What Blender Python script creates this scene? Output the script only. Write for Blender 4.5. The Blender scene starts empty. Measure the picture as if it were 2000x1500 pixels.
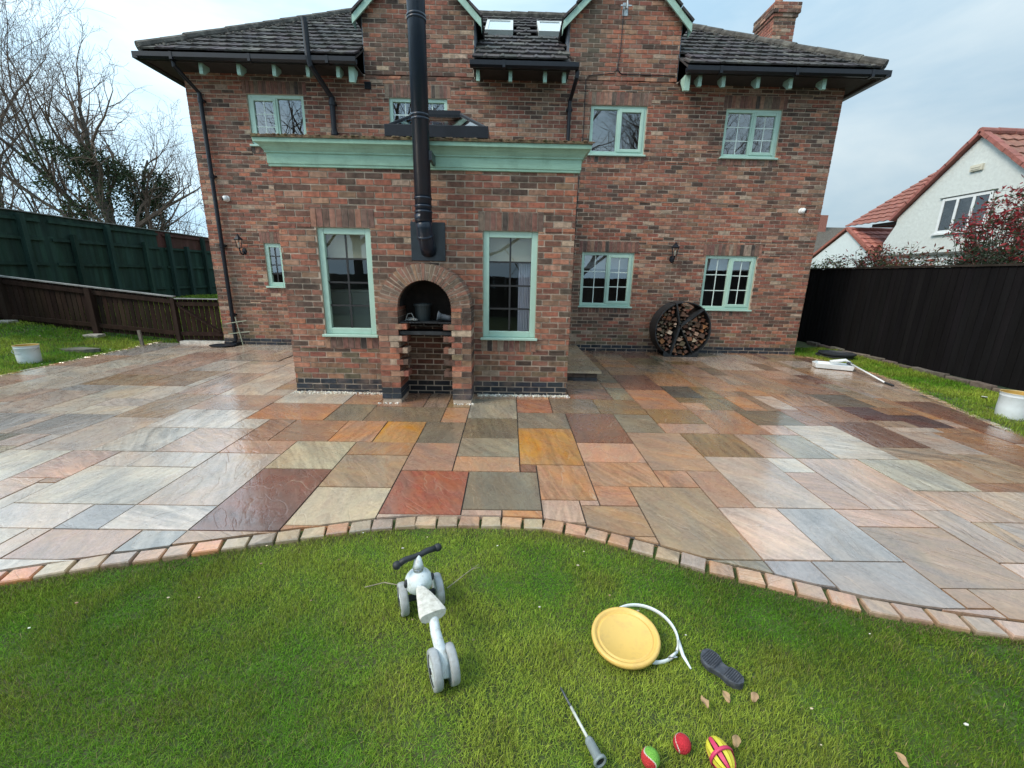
import bpy, math, random
import numpy as np
from mathutils import Vector, Matrix, noise
R = math.radians
sc = bpy.context.scene
col = sc.collection
random.seed(7)

# ------------------------------------------------------------ camera
CX, CD, CZ = -0.825, 9.0557, 1.4236
PITCH, ROLL, YAW = 0.2544, -0.0201, 0.011
rt = Vector((math.cos(YAW), -math.sin(YAW), 0)); fh = Vector((math.sin(YAW), math.cos(YAW), 0)); upz = Vector((0, 0, 1))
fw = fh * math.cos(PITCH) - upz * math.sin(PITCH); u2 = upz * math.cos(PITCH) + fh * math.sin(PITCH)
cr = rt * math.cos(ROLL) - u2 * math.sin(ROLL); cu = rt * math.sin(ROLL) + u2 * math.cos(ROLL)
cam_d = bpy.data.cameras.new('camera'); cam = bpy.data.objects.new('camera', cam_d); col.objects.link(cam)
cam_d.sensor_width = 36; cam_d.lens = 814.52 / 2000 * 36; cam_d.clip_start = 0.05; cam_d.clip_end = 500
M3 = Matrix((cr, cu, -fw)).transposed()
cam.matrix_world = Matrix.Translation((CX, -CD, CZ)) @ M3.to_4x4()
sc.camera = cam

# ------------------------------------------------------------ sky, sun, exposure
SUN_EL, SUN_AZ = 44, -62            # azimuth from -Y (behind the camera) towards -X (left)
w = bpy.data.worlds.new('World'); sc.world = w; w.use_nodes = True
nt = w.node_tree; nt.nodes.clear()
def N(nt, t, **k):
    n = nt.nodes.new(t)
    for a, b in k.items(): setattr(n, a, b)
    return n
out = N(nt, 'ShaderNodeOutputWorld'); bg = N(nt, 'ShaderNodeBackground'); nt.links.new(bg.outputs[0], out.inputs[0])
sky = N(nt, 'ShaderNodeTexSky', sky_type='NISHITA', sun_disc=False)
sky.sun_elevation = R(SUN_EL); sky.sun_rotation = R(180 + 62)
sky.air_density = 1.2; sky.dust_density = 2.0; sky.ozone_density = 1.2
tc = N(nt, 'ShaderNodeTexCoord')
mp = N(nt, 'ShaderNodeMapping'); mp.inputs['Scale'].default_value = (0.9, 0.9, 3.4); mp.inputs['Rotation'].default_value = (0.12, 0.3, 0.5)
nt.links.new(tc.outputs['Generated'], mp.inputs[0])
nz = N(nt, 'ShaderNodeTexNoise'); nz.inputs['Scale'].default_value = 1.7; nz.inputs['Detail'].default_value = 7; nz.inputs['Roughness'].default_value = 0.55; nz.inputs['Distortion'].default_value = 0.4
nt.links.new(mp.outputs[0], nz.inputs['Vector'])
cr1 = N(nt, 'ShaderNodeValToRGB')
e = cr1.color_ramp.elements
e[0].position = 0.40; e[0].color = (2.9, 4.3, 5.4, 1); e[1].position = 0.70; e[1].color = (5.2, 6.1, 6.5, 1)
nt.links.new(nz.outputs['Fac'], cr1.inputs[0])
# sky brightened towards the sun, up and behind left, to light facade and lawn
sep = N(nt, 'ShaderNodeSeparateXYZ'); nt.links.new(tc.outputs['Generated'], sep.inputs[0])
mr = N(nt, 'ShaderNodeMapRange'); mr.inputs[1].default_value = -0.65; mr.inputs[2].default_value = 0.95; mr.inputs[3].default_value = 0.60; mr.inputs[4].default_value = 1.85
sdv = (math.sin(R(SUN_AZ)) * math.cos(R(SUN_EL)), -math.cos(R(SUN_AZ)) * math.cos(R(SUN_EL)), math.sin(R(SUN_EL)))
dotn = N(nt, 'ShaderNodeVectorMath', operation='DOT_PRODUCT'); nt.links.new(tc.outputs['Generated'], dotn.inputs[0]); dotn.inputs[1].default_value = sdv
nt.links.new(dotn.outputs['Value'], mr.inputs[0])
mulc = N(nt, 'ShaderNodeVectorMath', operation='SCALE'); nt.links.new(cr1.outputs[0], mulc.inputs[0]); nt.links.new(mr.outputs[0], mulc.inputs['Scale'])
mx = N(nt, 'ShaderNodeMixRGB'); mx.inputs[0].default_value = 0.92
nt.links.new(sky.outputs[0], mx.inputs[1]); nt.links.new(mulc.outputs[0], mx.inputs[2])
nt.links.new(mx.outputs[0], bg.inputs[0]); bg.inputs[1].default_value = 0.1
sun_d = bpy.data.lights.new('sun', 'SUN'); sun_d.energy = 1.5; sun_d.angle = R(22); sun_d.color = (1, .86, .70)
sun = bpy.data.objects.new('sun', sun_d); col.objects.link(sun)
az = R(SUN_AZ); el = R(SUN_EL)
sd = Vector((math.sin(az) * math.cos(el), -math.cos(az) * math.cos(el), math.sin(el)))
sun.rotation_euler = sd.to_track_quat('Z', 'Y').to_euler()
sc.view_settings.view_transform = 'Standard'; sc.view_settings.look = 'None'
sc.view_settings.exposure = 0.88; sc.view_settings.gamma = 1.0
sc.cycles.max_bounces = 7; sc.cycles.transparent_max_bounces = 10
sc.cycles.use_adaptive_sampling = True

# ------------------------------------------------------------ materials
MATS = {}
def mat(name, color=(.5, .5, .5), rough=.6, metal=0, attr=None, var=0.0, vscale=8.0, bump=0.0, bscale=40.0, coat=0.0, spec=0.5, trans=0, streak=None, dirt=None, dscale=3.0, damt=.5):
    if name in MATS: return MATS[name]
    m = bpy.data.materials.new(name); m.use_nodes = True; MATS[name] = m
    nt = m.node_tree; b = nt.nodes['Principled BSDF']; L = nt.links.new
    b.inputs['Roughness'].default_value = rough; b.inputs['Metallic'].default_value = metal
    b.inputs['Coat Weight'].default_value = coat; b.inputs['Coat Roughness'].default_value = .08; b.inputs['Specular IOR Level'].default_value = spec
    tc = N(nt, 'ShaderNodeTexCoord'); vec = tc.outputs['Object']
    if streak:
        mp = N(nt, 'ShaderNodeMapping'); mp.inputs['Scale'].default_value = streak; L(vec, mp.inputs[0]); vec = mp.outputs[0]
    if attr:
        a = N(nt, 'ShaderNodeAttribute', attribute_name=attr); c = a.outputs['Color']
    else:
        r = N(nt, 'ShaderNodeRGB'); r.outputs[0].default_value = (*color, 1); c = r.outputs[0]
    if var:
        n1 = N(nt, 'ShaderNodeTexNoise'); n1.inputs['Scale'].default_value = vscale; n1.inputs['Detail'].default_value = 5; L(vec, n1.inputs['Vector'])
        mr = N(nt, 'ShaderNodeMapRange'); mr.inputs[1].default_value = .3; mr.inputs[2].default_value = .7; mr.inputs[3].default_value = 1 - var; mr.inputs[4].default_value = 1 + var
        L(n1.outputs['Fac'], mr.inputs[0])
        v = N(nt, 'ShaderNodeVectorMath', operation='SCALE'); L(c, v.inputs[0]); L(mr.outputs[0], v.inputs['Scale']); c = v.outputs[0]
    if dirt:
        n2 = N(nt, 'ShaderNodeTexNoise'); n2.inputs['Scale'].default_value = dscale; n2.inputs['Detail'].default_value = 6; n2.inputs['Roughness'].default_value = .65; L(tc.outputs['Object'], n2.inputs['Vector'])
        mr = N(nt, 'ShaderNodeMapRange'); mr.inputs[1].default_value = .5; mr.inputs[2].default_value = .68; mr.inputs[3].default_value = 0; mr.inputs[4].default_value = damt; L(n2.outputs['Fac'], mr.inputs[0])
        x = N(nt, 'ShaderNodeMixRGB'); L(mr.outputs[0], x.inputs[0]); L(c, x.inputs[1]); x.inputs[2].default_value = (*dirt, 1); c = x.outputs[0]
    L(c, b.inputs['Base Color'])
    if bump:
        n3 = N(nt, 'ShaderNodeTexNoise'); n3.inputs['Scale'].default_value = bscale; n3.inputs['Detail'].default_value = 5; L(vec, n3.inputs['Vector'])
        bp = N(nt, 'ShaderNodeBump'); bp.inputs['Strength'].default_value = bump; bp.inputs['Distance'].default_value = .01; L(n3.outputs['Fac'], bp.inputs['Height']); L(bp.outputs[0], b.inputs['Normal'])
    if trans:
        tb = N(nt, 'ShaderNodeBsdfTranslucent'); L(c, tb.inputs[0]); ms = N(nt, 'ShaderNodeMixShader'); ms.inputs[0].default_value = trans
        L(b.outputs[0], ms.inputs[1]); L(tb.outputs[0], ms.inputs[2]); L(ms.outputs[0], nt.nodes['Material Output'].inputs[0])
    return m
M_BRICK = mat('brick', attr='Col', rough=.85, var=.42, vscale=17, bump=.5, bscale=70, dirt=(.34, .225, .165), dscale=3.0, damt=.34)
M_MORTAR = mat('mortar', (.47, .375, .295), .95, var=.2, vscale=5, bump=.5, bscale=120)
M_SOOT = mat('sooty_brick', attr='Col', rough=.95, var=.35, vscale=14, bump=.5, bscale=60)
M_MINT = mat('mint_paint', (.39, .57, .485), .38, var=.05, vscale=6, coat=.15)
M_MINT2 = mat('mint_timber', (.27, .45, .35), .5, var=.12, vscale=3, streak=(1, 1, 14), dirt=(.10, .17, .12), dscale=5, damt=.35)
M_MINT3 = mat('pale_mint_timber', (.33, .50, .42), .55, var=.1)
M_BLACK = mat('black_plastic', (.010, .012, .018), .42, var=.2, coat=.08, spec=.3)
M_FLUE = mat('flue_enamel', (.012, .02, .036), .36, metal=.0, coat=.15, var=.15, vscale=4, spec=.35)
M_PLATE = mat('black_plate', (.012, .018, .025), .35, var=.3, vscale=12, coat=.2)
M_TILE = mat('roof_tile', attr='Col', rough=.75, spec=.25, var=.35, vscale=14, bump=.7, bscale=50, dirt=(.20, .20, .17), dscale=9, damt=.38)
M_HIP = mat('ridge_tile_mortar', (.07, .064, .056), .9, var=.4, vscale=10, bump=1, bscale=30, dirt=(.20, .19, .16), dscale=5, damt=.55)
M_LEAD = mat('lead', (.13, .15, .18), .6, var=.25, vscale=5)
M_SOFFIT = mat('soffit_board', (.035, .03, .03), .8, var=.2)
M_WHITEP = mat('white_plastic', (.72, .75, .76), .35, var=.05)
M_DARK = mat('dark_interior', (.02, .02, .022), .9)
M_ROOM = mat('room_paint', (.30, .32, .29), .9, var=.04, vscale=2)
M_BLIND = mat('blind_fabric', (.34, .34, .26), .9, var=.06, vscale=3)
M_GREYBL = mat('grey_blind', (.22, .24, .25), .9)
M_LEADBAR = mat('lead_bar', (.02, .02, .022), .5)
M_BAR = mat('white_bar', (.62, .72, .68), .5)
M_PLANK = mat('dark_brown_wood', attr='Col', rough=.8, var=.35, vscale=9, streak=(1, 1, .18), bump=.6, bscale=40, spec=.12)
M_GREENF = mat('green_stained_wood', attr='Col', rough=.75, var=.3, vscale=7, streak=(1, 1, .15), bump=.4, bscale=40, spec=.15)
M_BLACKF = mat('black_brown_fence', attr='Col', rough=.8, var=.25, vscale=6, streak=(1, 1, .12), bump=.5, bscale=40, spec=.08)
M_BARK = mat('bark', (.075, .062, .05), .95, var=.4, vscale=6, dirt=(.07, .085, .045), dscale=2, damt=.6)
M_TWIG = mat('twig_bark', (.135, .095, .07), .95, var=.3, vscale=3)
M_IVY = mat('ivy_leaf', attr='Col', rough=.6, trans=.25)
M_RENDER = mat('white_render', (.60, .645, .63), .9, var=.06, vscale=10, bump=1.0, bscale=16)
M_REDT = mat('red_tile', attr='Col', rough=.75, var=.2, vscale=9)
M_STONE = mat('stone', attr='Col', rough=.8, var=.35, vscale=14, bump=.7, bscale=35)
M_COLOR = mat('painted', attr='Col', rough=.5, var=.08, vscale=20)
M_TOYW = mat('toy_white', (.66, .72, .74), .42, var=.06, vscale=30, dirt=(.36, .33, .26), dscale=38, damt=.6)
M_SEAT = mat('toy_seat', (.62, .60, .54), .6, var=.12, vscale=40, dirt=(.33, .30, .24), dscale=45, damt=.6)
M_TYRE = mat('grey_tyre', (.34, .36, .37), .7, var=.15, vscale=30, dirt=(.22, .20, .15), dscale=26, damt=.5)
M_RUBBER = mat('black_rubber', (.022, .025, .03), .6, var=.2)
M_YEL = mat('yellow_lid', (.72, .47, .13), .42, var=.05, vscale=6, dirt=(.55, .36, .12), dscale=22, damt=.5)
M_BUCKET = mat('bucket_enamel', (.70, .76, .80), .35, var=.05, dirt=(.48, .50, .50), dscale=9, damt=.4)
M_BIN = mat('bucket_residue', (.48, .30, .07), .6, var=.2)
M_GALV = mat('galvanised', (.42, .45, .46), .38, metal=.7, var=.3, vscale=25)
M_FELT = mat('felt', attr='Col', rough=.95, var=.15, vscale=60, bump=.8, bscale=180)
M_SHOE = mat('shoe_sole', (.055, .062, .078), .8, var=.3, vscale=60, dirt=(.12, .12, .12), dscale=30, damt=.5)
M_SOIL = mat('soil', (.045, .070, .016), .95, var=.5, vscale=5, bump=1, bscale=25, dirt=(.09, .075, .04), dscale=2.2, damt=.6)
M_GROUT = mat('grout', (.06, .048, .04), .8, var=.35, vscale=8)
M_GRASS = mat('grass_blade', attr='Col', rough=.7, trans=.35, spec=.12)
M_LOG = mat('split_log', attr='Col', rough=.85, var=.3, vscale=20, bump=.5, bscale=60)
M_STEEL = mat('rusted_steel', (.03, .033, .037), .55, metal=.3, var=.4, vscale=12)
M_MOSS = mat('mossy_roof', (.13, .085, .05), .95, var=.6, vscale=25, bump=1, bscale=60, dirt=(.10, .12, .04), dscale=8, damt=.6)
M_LEAF = mat('dry_leaf', attr='Col', rough=.8, trans=.15)

def glass_mat(name, ior, tint=(1, 1, 1)):
    m = bpy.data.materials.new(name); m.use_nodes = True; nt = m.node_tree; nt.nodes.clear(); L = nt.links.new
    o = N(nt, 'ShaderNodeOutputMaterial'); t = N(nt, 'ShaderNodeBsdfTransparent'); t.inputs[0].default_value = (*tint, 1)
    g = N(nt, 'ShaderNodeBsdfGlossy'); g.inputs['Roughness'].default_value = 0.0; g.inputs[0].default_value = (.95, .98, 1, 1)
    f = N(nt, 'ShaderNodeFresnel'); f.inputs[0].default_value = ior
    tc = N(nt, 'ShaderNodeTexCoord'); nz = N(nt, 'ShaderNodeTexNoise'); nz.inputs['Scale'].default_value = 1.6; L(tc.outputs['Object'], nz.inputs['Vector'])
    bp = N(nt, 'ShaderNodeBump'); bp.inputs['Strength'].default_value = .10; bp.inputs['Distance'].default_value = .010; L(nz.outputs['Fac'], bp.inputs['Height']); L(bp.outputs[0], g.inputs['Normal'])
    ge = N(nt, 'ShaderNodeNewGeometry'); sb = N(nt, 'ShaderNodeMath', operation='SUBTRACT'); sb.inputs[0].default_value = 1; L(ge.outputs['Backfacing'], sb.inputs[1]); mu = N(nt, 'ShaderNodeMath', operation='MULTIPLY'); L(f.outputs[0], mu.inputs[0]); L(sb.outputs[0], mu.inputs[1])
    x = N(nt, 'ShaderNodeMixShader'); L(mu.outputs[0], x.inputs[0]); L(t.outputs[0], x.inputs[1]); L(g.outputs[0], x.inputs[2]); L(x.outputs[0], o.inputs[0])
    return m
M_GLASS = glass_mat('window_glass', 2.6)
M_GLASSE = glass_mat('leaded_glass', 1.75)
M_GLASS2 = glass_mat('clear_glass', 1.6)

def slab_mat():
    m = bpy.data.materials.new('wet_sandstone'); m.use_nodes = True; nt = m.node_tree; L = nt.links.new; b = nt.nodes['Principled BSDF']
    tc = N(nt, 'ShaderNodeTexCoord'); ca = N(nt, 'ShaderNodeAttribute', attribute_name='Col'); ra = N(nt, 'ShaderNodeAttribute', attribute_name='Rnd')
    sp = N(nt, 'ShaderNodeSeparateXYZ'); L(ra.outputs['Vector'], sp.inputs[0])
    def mth(op, a, bb=None, c=None):
        n = N(nt, 'ShaderNodeMath', operation=op)
        for i, v in enumerate((a, bb, c)):
            if v is None: continue
            if isinstance(v, (int, float)): n.inputs[i].default_value = v
            else: L(v, n.inputs[i])
        return n.outputs[0]
    rot = N(nt, 'ShaderNodeVectorRotate', rotation_type='Z_AXIS'); L(tc.outputs['Object'], rot.inputs['Vector']); L(mth('MULTIPLY', sp.outputs[0], 3.1416), rot.inputs['Angle'])
    off = N(nt, 'ShaderNodeVectorMath', operation='ADD'); L(rot.outputs[0], off.inputs[0])
    cmb = N(nt, 'ShaderNodeCombineXYZ'); L(mth('MULTIPLY', sp.outputs[1], 37.0), cmb.inputs[0]); L(mth('MULTIPLY', sp.outputs[2], 23.0), cmb.inputs[1]); L(mth('MULTIPLY', sp.outputs[1], 9.0), cmb.inputs[2]); L(cmb.outputs[0], off.inputs[1])
    def noi(scale, sc3, detail=5, dist=0., rough=.55):
        mp = N(nt, 'ShaderNodeMapping'); mp.inputs['Scale'].default_value = sc3; L(off.outputs[0], mp.inputs[0])
        n = N(nt, 'ShaderNodeTexNoise'); n.inputs['Scale'].default_value = scale; n.inputs['Detail'].default_value = detail; n.inputs['Distortion'].default_value = dist; n.inputs['Roughness'].default_value = rough; L(mp.outputs[0], n.inputs['Vector']); return n.outputs['Fac']
    def rng(v, a, bb, c, d):
        n = N(nt, 'ShaderNodeMapRange'); L(v, n.inputs[0])
        for i, k in enumerate((a, bb, c, d)): n.inputs[i + 1].default_value = k
        return n.outputs[0]
    big = noi(1.6, (1, 1.6, 1), 3, .8); streak = noi(3.0, (.7, 6, 1), 6, .7); fine = noi(38, (1, 1, 1), 5, 0, .7); mid = noi(6, (1, 1.6, 1), 5, 1.2)
    bri = mth('ADD', mth('MULTIPLY', rng(streak, .32, .68, -.22, .22), mth('ADD', mth('MULTIPLY', mth('POWER', sp.outputs[2], 2.0), 1.1), .32)), mth('ADD', rng(big, .3, .7, -.22, .22), rng(fine, .3, .7, -.18, .18)))
    bri = mth('ADD', bri, 1.0)
    v1 = N(nt, 'ShaderNodeVectorMath', operation='SCALE'); L(ca.outputs['Color'], v1.inputs[0]); L(bri, v1.inputs['Scale'])
    hue = N(nt, 'ShaderNodeHueSaturation'); L(v1.outputs[0], hue.inputs['Color']); L(rng(mid, .3, .7, .492, .508), hue.inputs['Hue']); L(rng(big, .3, .7, .8, 1.15), hue.inputs['Saturation'])
    # pale vein lines along riven ledges
    ridge = mth('ABSOLUTE', mth('SUBTRACT', noi(1.5, (1, 3.0, 1), 3, .9, .45), .5))
    vein = mth('MULTIPLY', rng(ridge, .0, .008, .5, 0), rng(big, .48, .60, 0, 1))
    x = N(nt, 'ShaderNodeMixRGB'); L(vein, x.inputs[0]); L(hue.outputs[0], x.inputs[1]); x.inputs[2].default_value = (.55, .43, .32, 1)
    rust = N(nt, 'ShaderNodeMixRGB', blend_type='MULTIPLY'); L(rng(noi(1.1, (1, 1.4, 1), 4, 1.0), 0.46, .72, 0, .5), rust.inputs[0]); L(x.outputs[0], rust.inputs[1]); rust.inputs[2].default_value = (1.12, .86, .64, 1)
    L(rust.outputs[0], b.inputs['Base Color'])
    wet = noi(.55, (1, 1, 1), 4, .6)
    L(rng(mid, .3, .7, .16, .42), b.inputs['Roughness'])
    b.inputs['Coat Weight'].default_value = 1.0; b.inputs['Coat IOR'].default_value = 1.75
    L(rng(mth('ADD', mth('MULTIPLY', wet, .6), mth('MULTIPLY', mid, .4)), .38, .62, .05, .22), b.inputs['Coat Roughness'])
    h = mth('ADD', mth('MULTIPLY', streak, .5), mth('MULTIPLY', mid, .9)); h = mth('ADD', h, mth('MULTIPLY', fine, .12))
    h = mth('ADD', h, rng(ridge, 0, .02, -.28, 0))
    bp = N(nt, 'ShaderNodeBump'); bp.inputs['Strength'].default_value = .42; bp.inputs['Distance'].default_value = .012; L(h, bp.inputs['Height']); L(bp.outputs[0], b.inputs['Normal'])
    bp2 = N(nt, 'ShaderNodeBump'); bp2.inputs['Strength'].default_value = .15; bp2.inputs['Distance'].default_value = .012; L(h, bp2.inputs['Height']); L(bp2.outputs[0], b.inputs['Coat Normal'])
    return m
M_SLAB = slab_mat()

# ------------------------------------------------------------ mesh helpers
class MB:
    def __init__(s): s.v = []; s.f = []; s.c = []; s.r = []; s.rr = (0, 0, 0)
    def add(s, vs, fs, c=(.5, .5, .5)):
        o = len(s.v); s.v.extend(tuple(p) for p in vs)
        for f in fs: s.f.append(tuple(o + i for i in f)); s.c.append(c); s.r.append(s.rr)
    def hexa(s, p, c=(.5, .5, .5)):   # 8 points: bottom 0-3 ccw, top 4-7
        s.add(p, [(3, 2, 1, 0), (4, 5, 6, 7), (0, 1, 5, 4), (1, 2, 6, 5), (2, 3, 7, 6), (3, 0, 4, 7)], c)
    def box(s, x0, x1, y0, y1, z0, z1, c=(.5, .5, .5)):
        s.hexa([(x0, y0, z0), (x1, y0, z0), (x1, y1, z0), (x0, y1, z0), (x0, y0, z1), (x1, y0, z1), (x1, y1, z1), (x0, y1, z1)], c)
    def obox(s, M, sx, sy, sz, c=(.5, .5, .5)):   # oriented, centred
        p = [(-1, -1, -1), (1, -1, -1), (1, 1, -1), (-1, 1, -1), (-1, -1, 1), (1, -1, 1), (1, 1, 1), (-1, 1, 1)]
        s.hexa([M @ Vector((a * sx / 2, b * sy / 2, d * sz / 2)) for a, b, d in p], c)
    def bar(s, a, b, w_, h_, c=(.5, .5, .5), up=(0, 0, 1)):
        a = Vector(a); b = Vector(b); z = (b - a); L = z.length; z.normalize(); x = Vector(up).cross(z)
        if x.length < 1e-4: x = Vector((1, 0, 0)).cross(z)
        x.normalize(); y = z.cross(x); M = Matrix((x, y, z)).transposed().to_4x4(); M.translation = (a + b) / 2
        s.obox(M, w_, h_, L, c)
    def tube(s, pts, rad, n=8, c=(.5, .5, .5), caps=True, flat=1.0):
        pts = [Vector(p) for p in pts]; m = len(pts)
        if not hasattr(rad, '__len__'): rad = [rad] * m
        o = len(s.v); x = None; vs = []
        for i, p in enumerate(pts):
            t = (pts[min(i + 1, m - 1)] - pts[max(i - 1, 0)])
            if t.length < 1e-9: t = Vector((0, 0, 1))
            t.normalize()
            if x is None:
                x = Vector((0, 0, 1)).cross(t)
                if x.length < .05: x = Vector((1, 0, 0)).cross(t)
            else: x = x - t * x.dot(t)
            x.normalize(); y = t.cross(x)
            for k in range(n):
                a = 2 * math.pi * k / n; vs.append(p + (x * math.cos(a) + y * math.sin(a) * flat) * rad[i])
        fs = [(i * n + k, i * n + (k + 1) % n, (i + 1) * n + (k + 1) % n, (i + 1) * n + k) for i in range(m - 1) for k in range(n)]
        if caps: fs += [tuple(range(n))[::-1], tuple((m - 1) * n + k for k in range(n))]
        s.add(vs, fs, c)
    def lathe(s, prof, M=None, n=24, c=(.5, .5, .5), cf=None):
        M = M or Matrix(); vs = []
        for r, z in prof:
            for k in range(n): a = 2 * math.pi * k / n; vs.append(M @ Vector((r * math.cos(a), r * math.sin(a), z)))
        for i in range(len(prof) - 1):
            fs = [(i * n + k, i * n + (k + 1) % n, (i + 1) * n + (k + 1) % n, (i + 1) * n + k) for k in range(n)]
            if i == 0: s.add(vs, fs, c); base = len(s.v) - len(vs)
            else:
                for f in fs: s.f.append(tuple(base + q for q in f)); s.c.append(cf(i) if cf else c); s.r.append(s.rr)
    def ball(s, ctr, r, M=None, nu=16, nv=10, cfun=None, c=(.5, .5, .5), sc=(1, 1, 1)):
        M = M or Matrix(); vs = []; ctr = Vector(ctr); o = len(s.v)
        for j in range(nv + 1):
            b = math.pi * j / nv
            for i in range(nu):
                a = 2 * math.pi * i / nu; d = Vector((math.sin(b) * math.cos(a) * sc[0], math.sin(b) * math.sin(a) * sc[1], math.cos(b) * sc[2])); vs.append(ctr + M @ (d * r))
        s.v.extend(tuple(p) for p in vs)
        for j in range(nv):
            for i in range(nu):
                a = 2 * math.pi * (i + .5) / nu; b = math.pi * (j + .5) / nv; d = Vector((math.sin(b) * math.cos(a), math.sin(b) * math.sin(a), math.cos(b)))
                s.f.append((o + j * nu + i, o + (j + 1) * nu + i, o + (j + 1) * nu + (i + 1) % nu, o + j * nu + (i + 1) % nu)); s.c.append(cfun(d) if cfun else c); s.r.append(s.rr)
    def build(s, name, m, parent=None, loc=None, smooth=False, bevel=0):
        me = bpy.data.meshes.new(name)
        o = (0, 0, 0)
        if parent is not None: o = parent['_o']
        elif loc is not None: o = tuple(loc)
        vs = np.array(s.v, dtype=np.float64).reshape(-1, 3) - np.array(o)
        me.from_pydata(vs.tolist(), [], s.f)
        a = me.color_attributes.new('Col', 'FLOAT_COLOR', 'CORNER') if False else me.attributes.new('Col', 'FLOAT_COLOR', 'FACE')
        arr = np.ones((len(s.f), 4), dtype=np.float32); arr[:, :3] = np.array(s.c, dtype=np.float32).reshape(-1, 3); a.data.foreach_set('color', arr.ravel())
        if any(r != (0, 0, 0) for r in s.r[:50]):
            a = me.attributes.new('Rnd', 'FLOAT_VECTOR', 'FACE'); a.data.foreach_set('vector', np.array(s.r, dtype=np.float32).ravel())
        me.materials.append(m); me.update()
        if smooth: me.polygons.foreach_set('use_smooth', [True] * len(me.polygons))
        ob = bpy.data.objects.new(name, me); col.objects.link(ob)
        if parent is not None: ob.parent = parent
        else: ob.location = o
        ob['_o'] = o
        if bevel:
            b = ob.modifiers.new('bevel', 'BEVEL'); b.width = bevel; b.segments = 2; b.limit_method = 'ANGLE'
        return ob
def tag(o, label=None, cat=None, group=None, kind=None):
    if label: o['label'] = label
    if cat: o['category'] = cat
    if group: o['group'] = group
    if kind: o['kind'] = kind
    return o
def thing(name, loc, label, cat, group=None):
    o = bpy.data.objects.new(name, None); col.objects.link(o); o.location = loc; o['_o'] = tuple(loc); o.empty_display_size = .1
    return tag(o, label, cat, group)
def children(o): return [c for c in bpy.data.objects if c.parent == o]
def copy_tree(o, parent=None, kids=None):
    c = o.copy(); col.objects.link(c)
    if parent is not None: c.parent = parent
    for ch in children(o): copy_tree(ch, c)
    return c
def gz(x, y):
    """height of the sloping ground (patio plane, lawn on the left rising away)"""
    z = -.2 + .0175 * (max(min(y, 6), -30) + 3.43)
    if x < -8.42:
        t = min(1, (-8.42 - x) / 3.3); t = t * t * (3 - 2 * t); z += .40 * t
    if y > .4 and x < -6.5:
        t = min(1, (y - .4) / 5); z += .40 * t * (1 - min(1, max(0, (-8.42 - x) / 3.3)) * .75)
    return z
def pz(y): return -.2 + .0175 * (y + 3.43)
def jit(c, a=.1, rnd=random):
    k = 1 + rnd.uniform(-a, a); return tuple(max(0, x * k * (1 + rnd.uniform(-a, a) * .25)) for x in c)

# ------------------------------------------------------------ brickwork
BR = [((.205, .098, .073), 5), ((.175, .083, .066), 4), ((.245, .118, .082), 3), ((.145, .082, .066), 3.4), ((.052, .042, .037), 3.0), ((.075, .054, .046), 2.8), ((.118, .073, .058), 3.4), ((.27, .15, .105), 2), ((.26, .19, .145), 3.0), ((.165, .125, .092), 2.2)]
BRW = [w_ for _, w_ in BR]; BRC = [c for c, _ in BR]
rb = random.Random(3)
def brick_col(z=2, blue=False, u=None):
    if blue: return jit((.022, .027, .036), .3, rb)
    W_ = BRW
    if u is not None:
        k = noise.noise((u * .55, z * 1.3, 4.0)) + .6 * noise.noise((u * 1.7, z * 3.5, 8.0)) + (.18 if z > 3.6 else -.05)
        W_ = [wq * (max(.25, 1 + 2.2 * k) if BRC[i][0] < .13 else max(.3, 1 - 1.2 * k) if BRC[i][0] > .24 else 1) for i, wq in enumerate(BRW)]
    c = rb.choices(BRC, W_)[0]; c = (c[0] * 1.32, c[1] * .98, c[2] * .84)
    if z < .45 and rb.random() < .62 - z:    # damp, algae-tinted courses low on the wall
        c = (c[0] * .55 + .055, c[1] * .6 + .055, c[2] * .6 + .030)
    if rb.random() < .035: c = (.36, .26, .19)
    if u is not None:
        g_ = noise.noise((u * 2.2, z * .45, 11.0)); q_ = max(0, g_ - .12) * 1.3; c = tuple(a * (1 - q_) + b * q_ for a, b in zip(c, (.085, .075, .055)))
    return jit(c, .13, rb)
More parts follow.
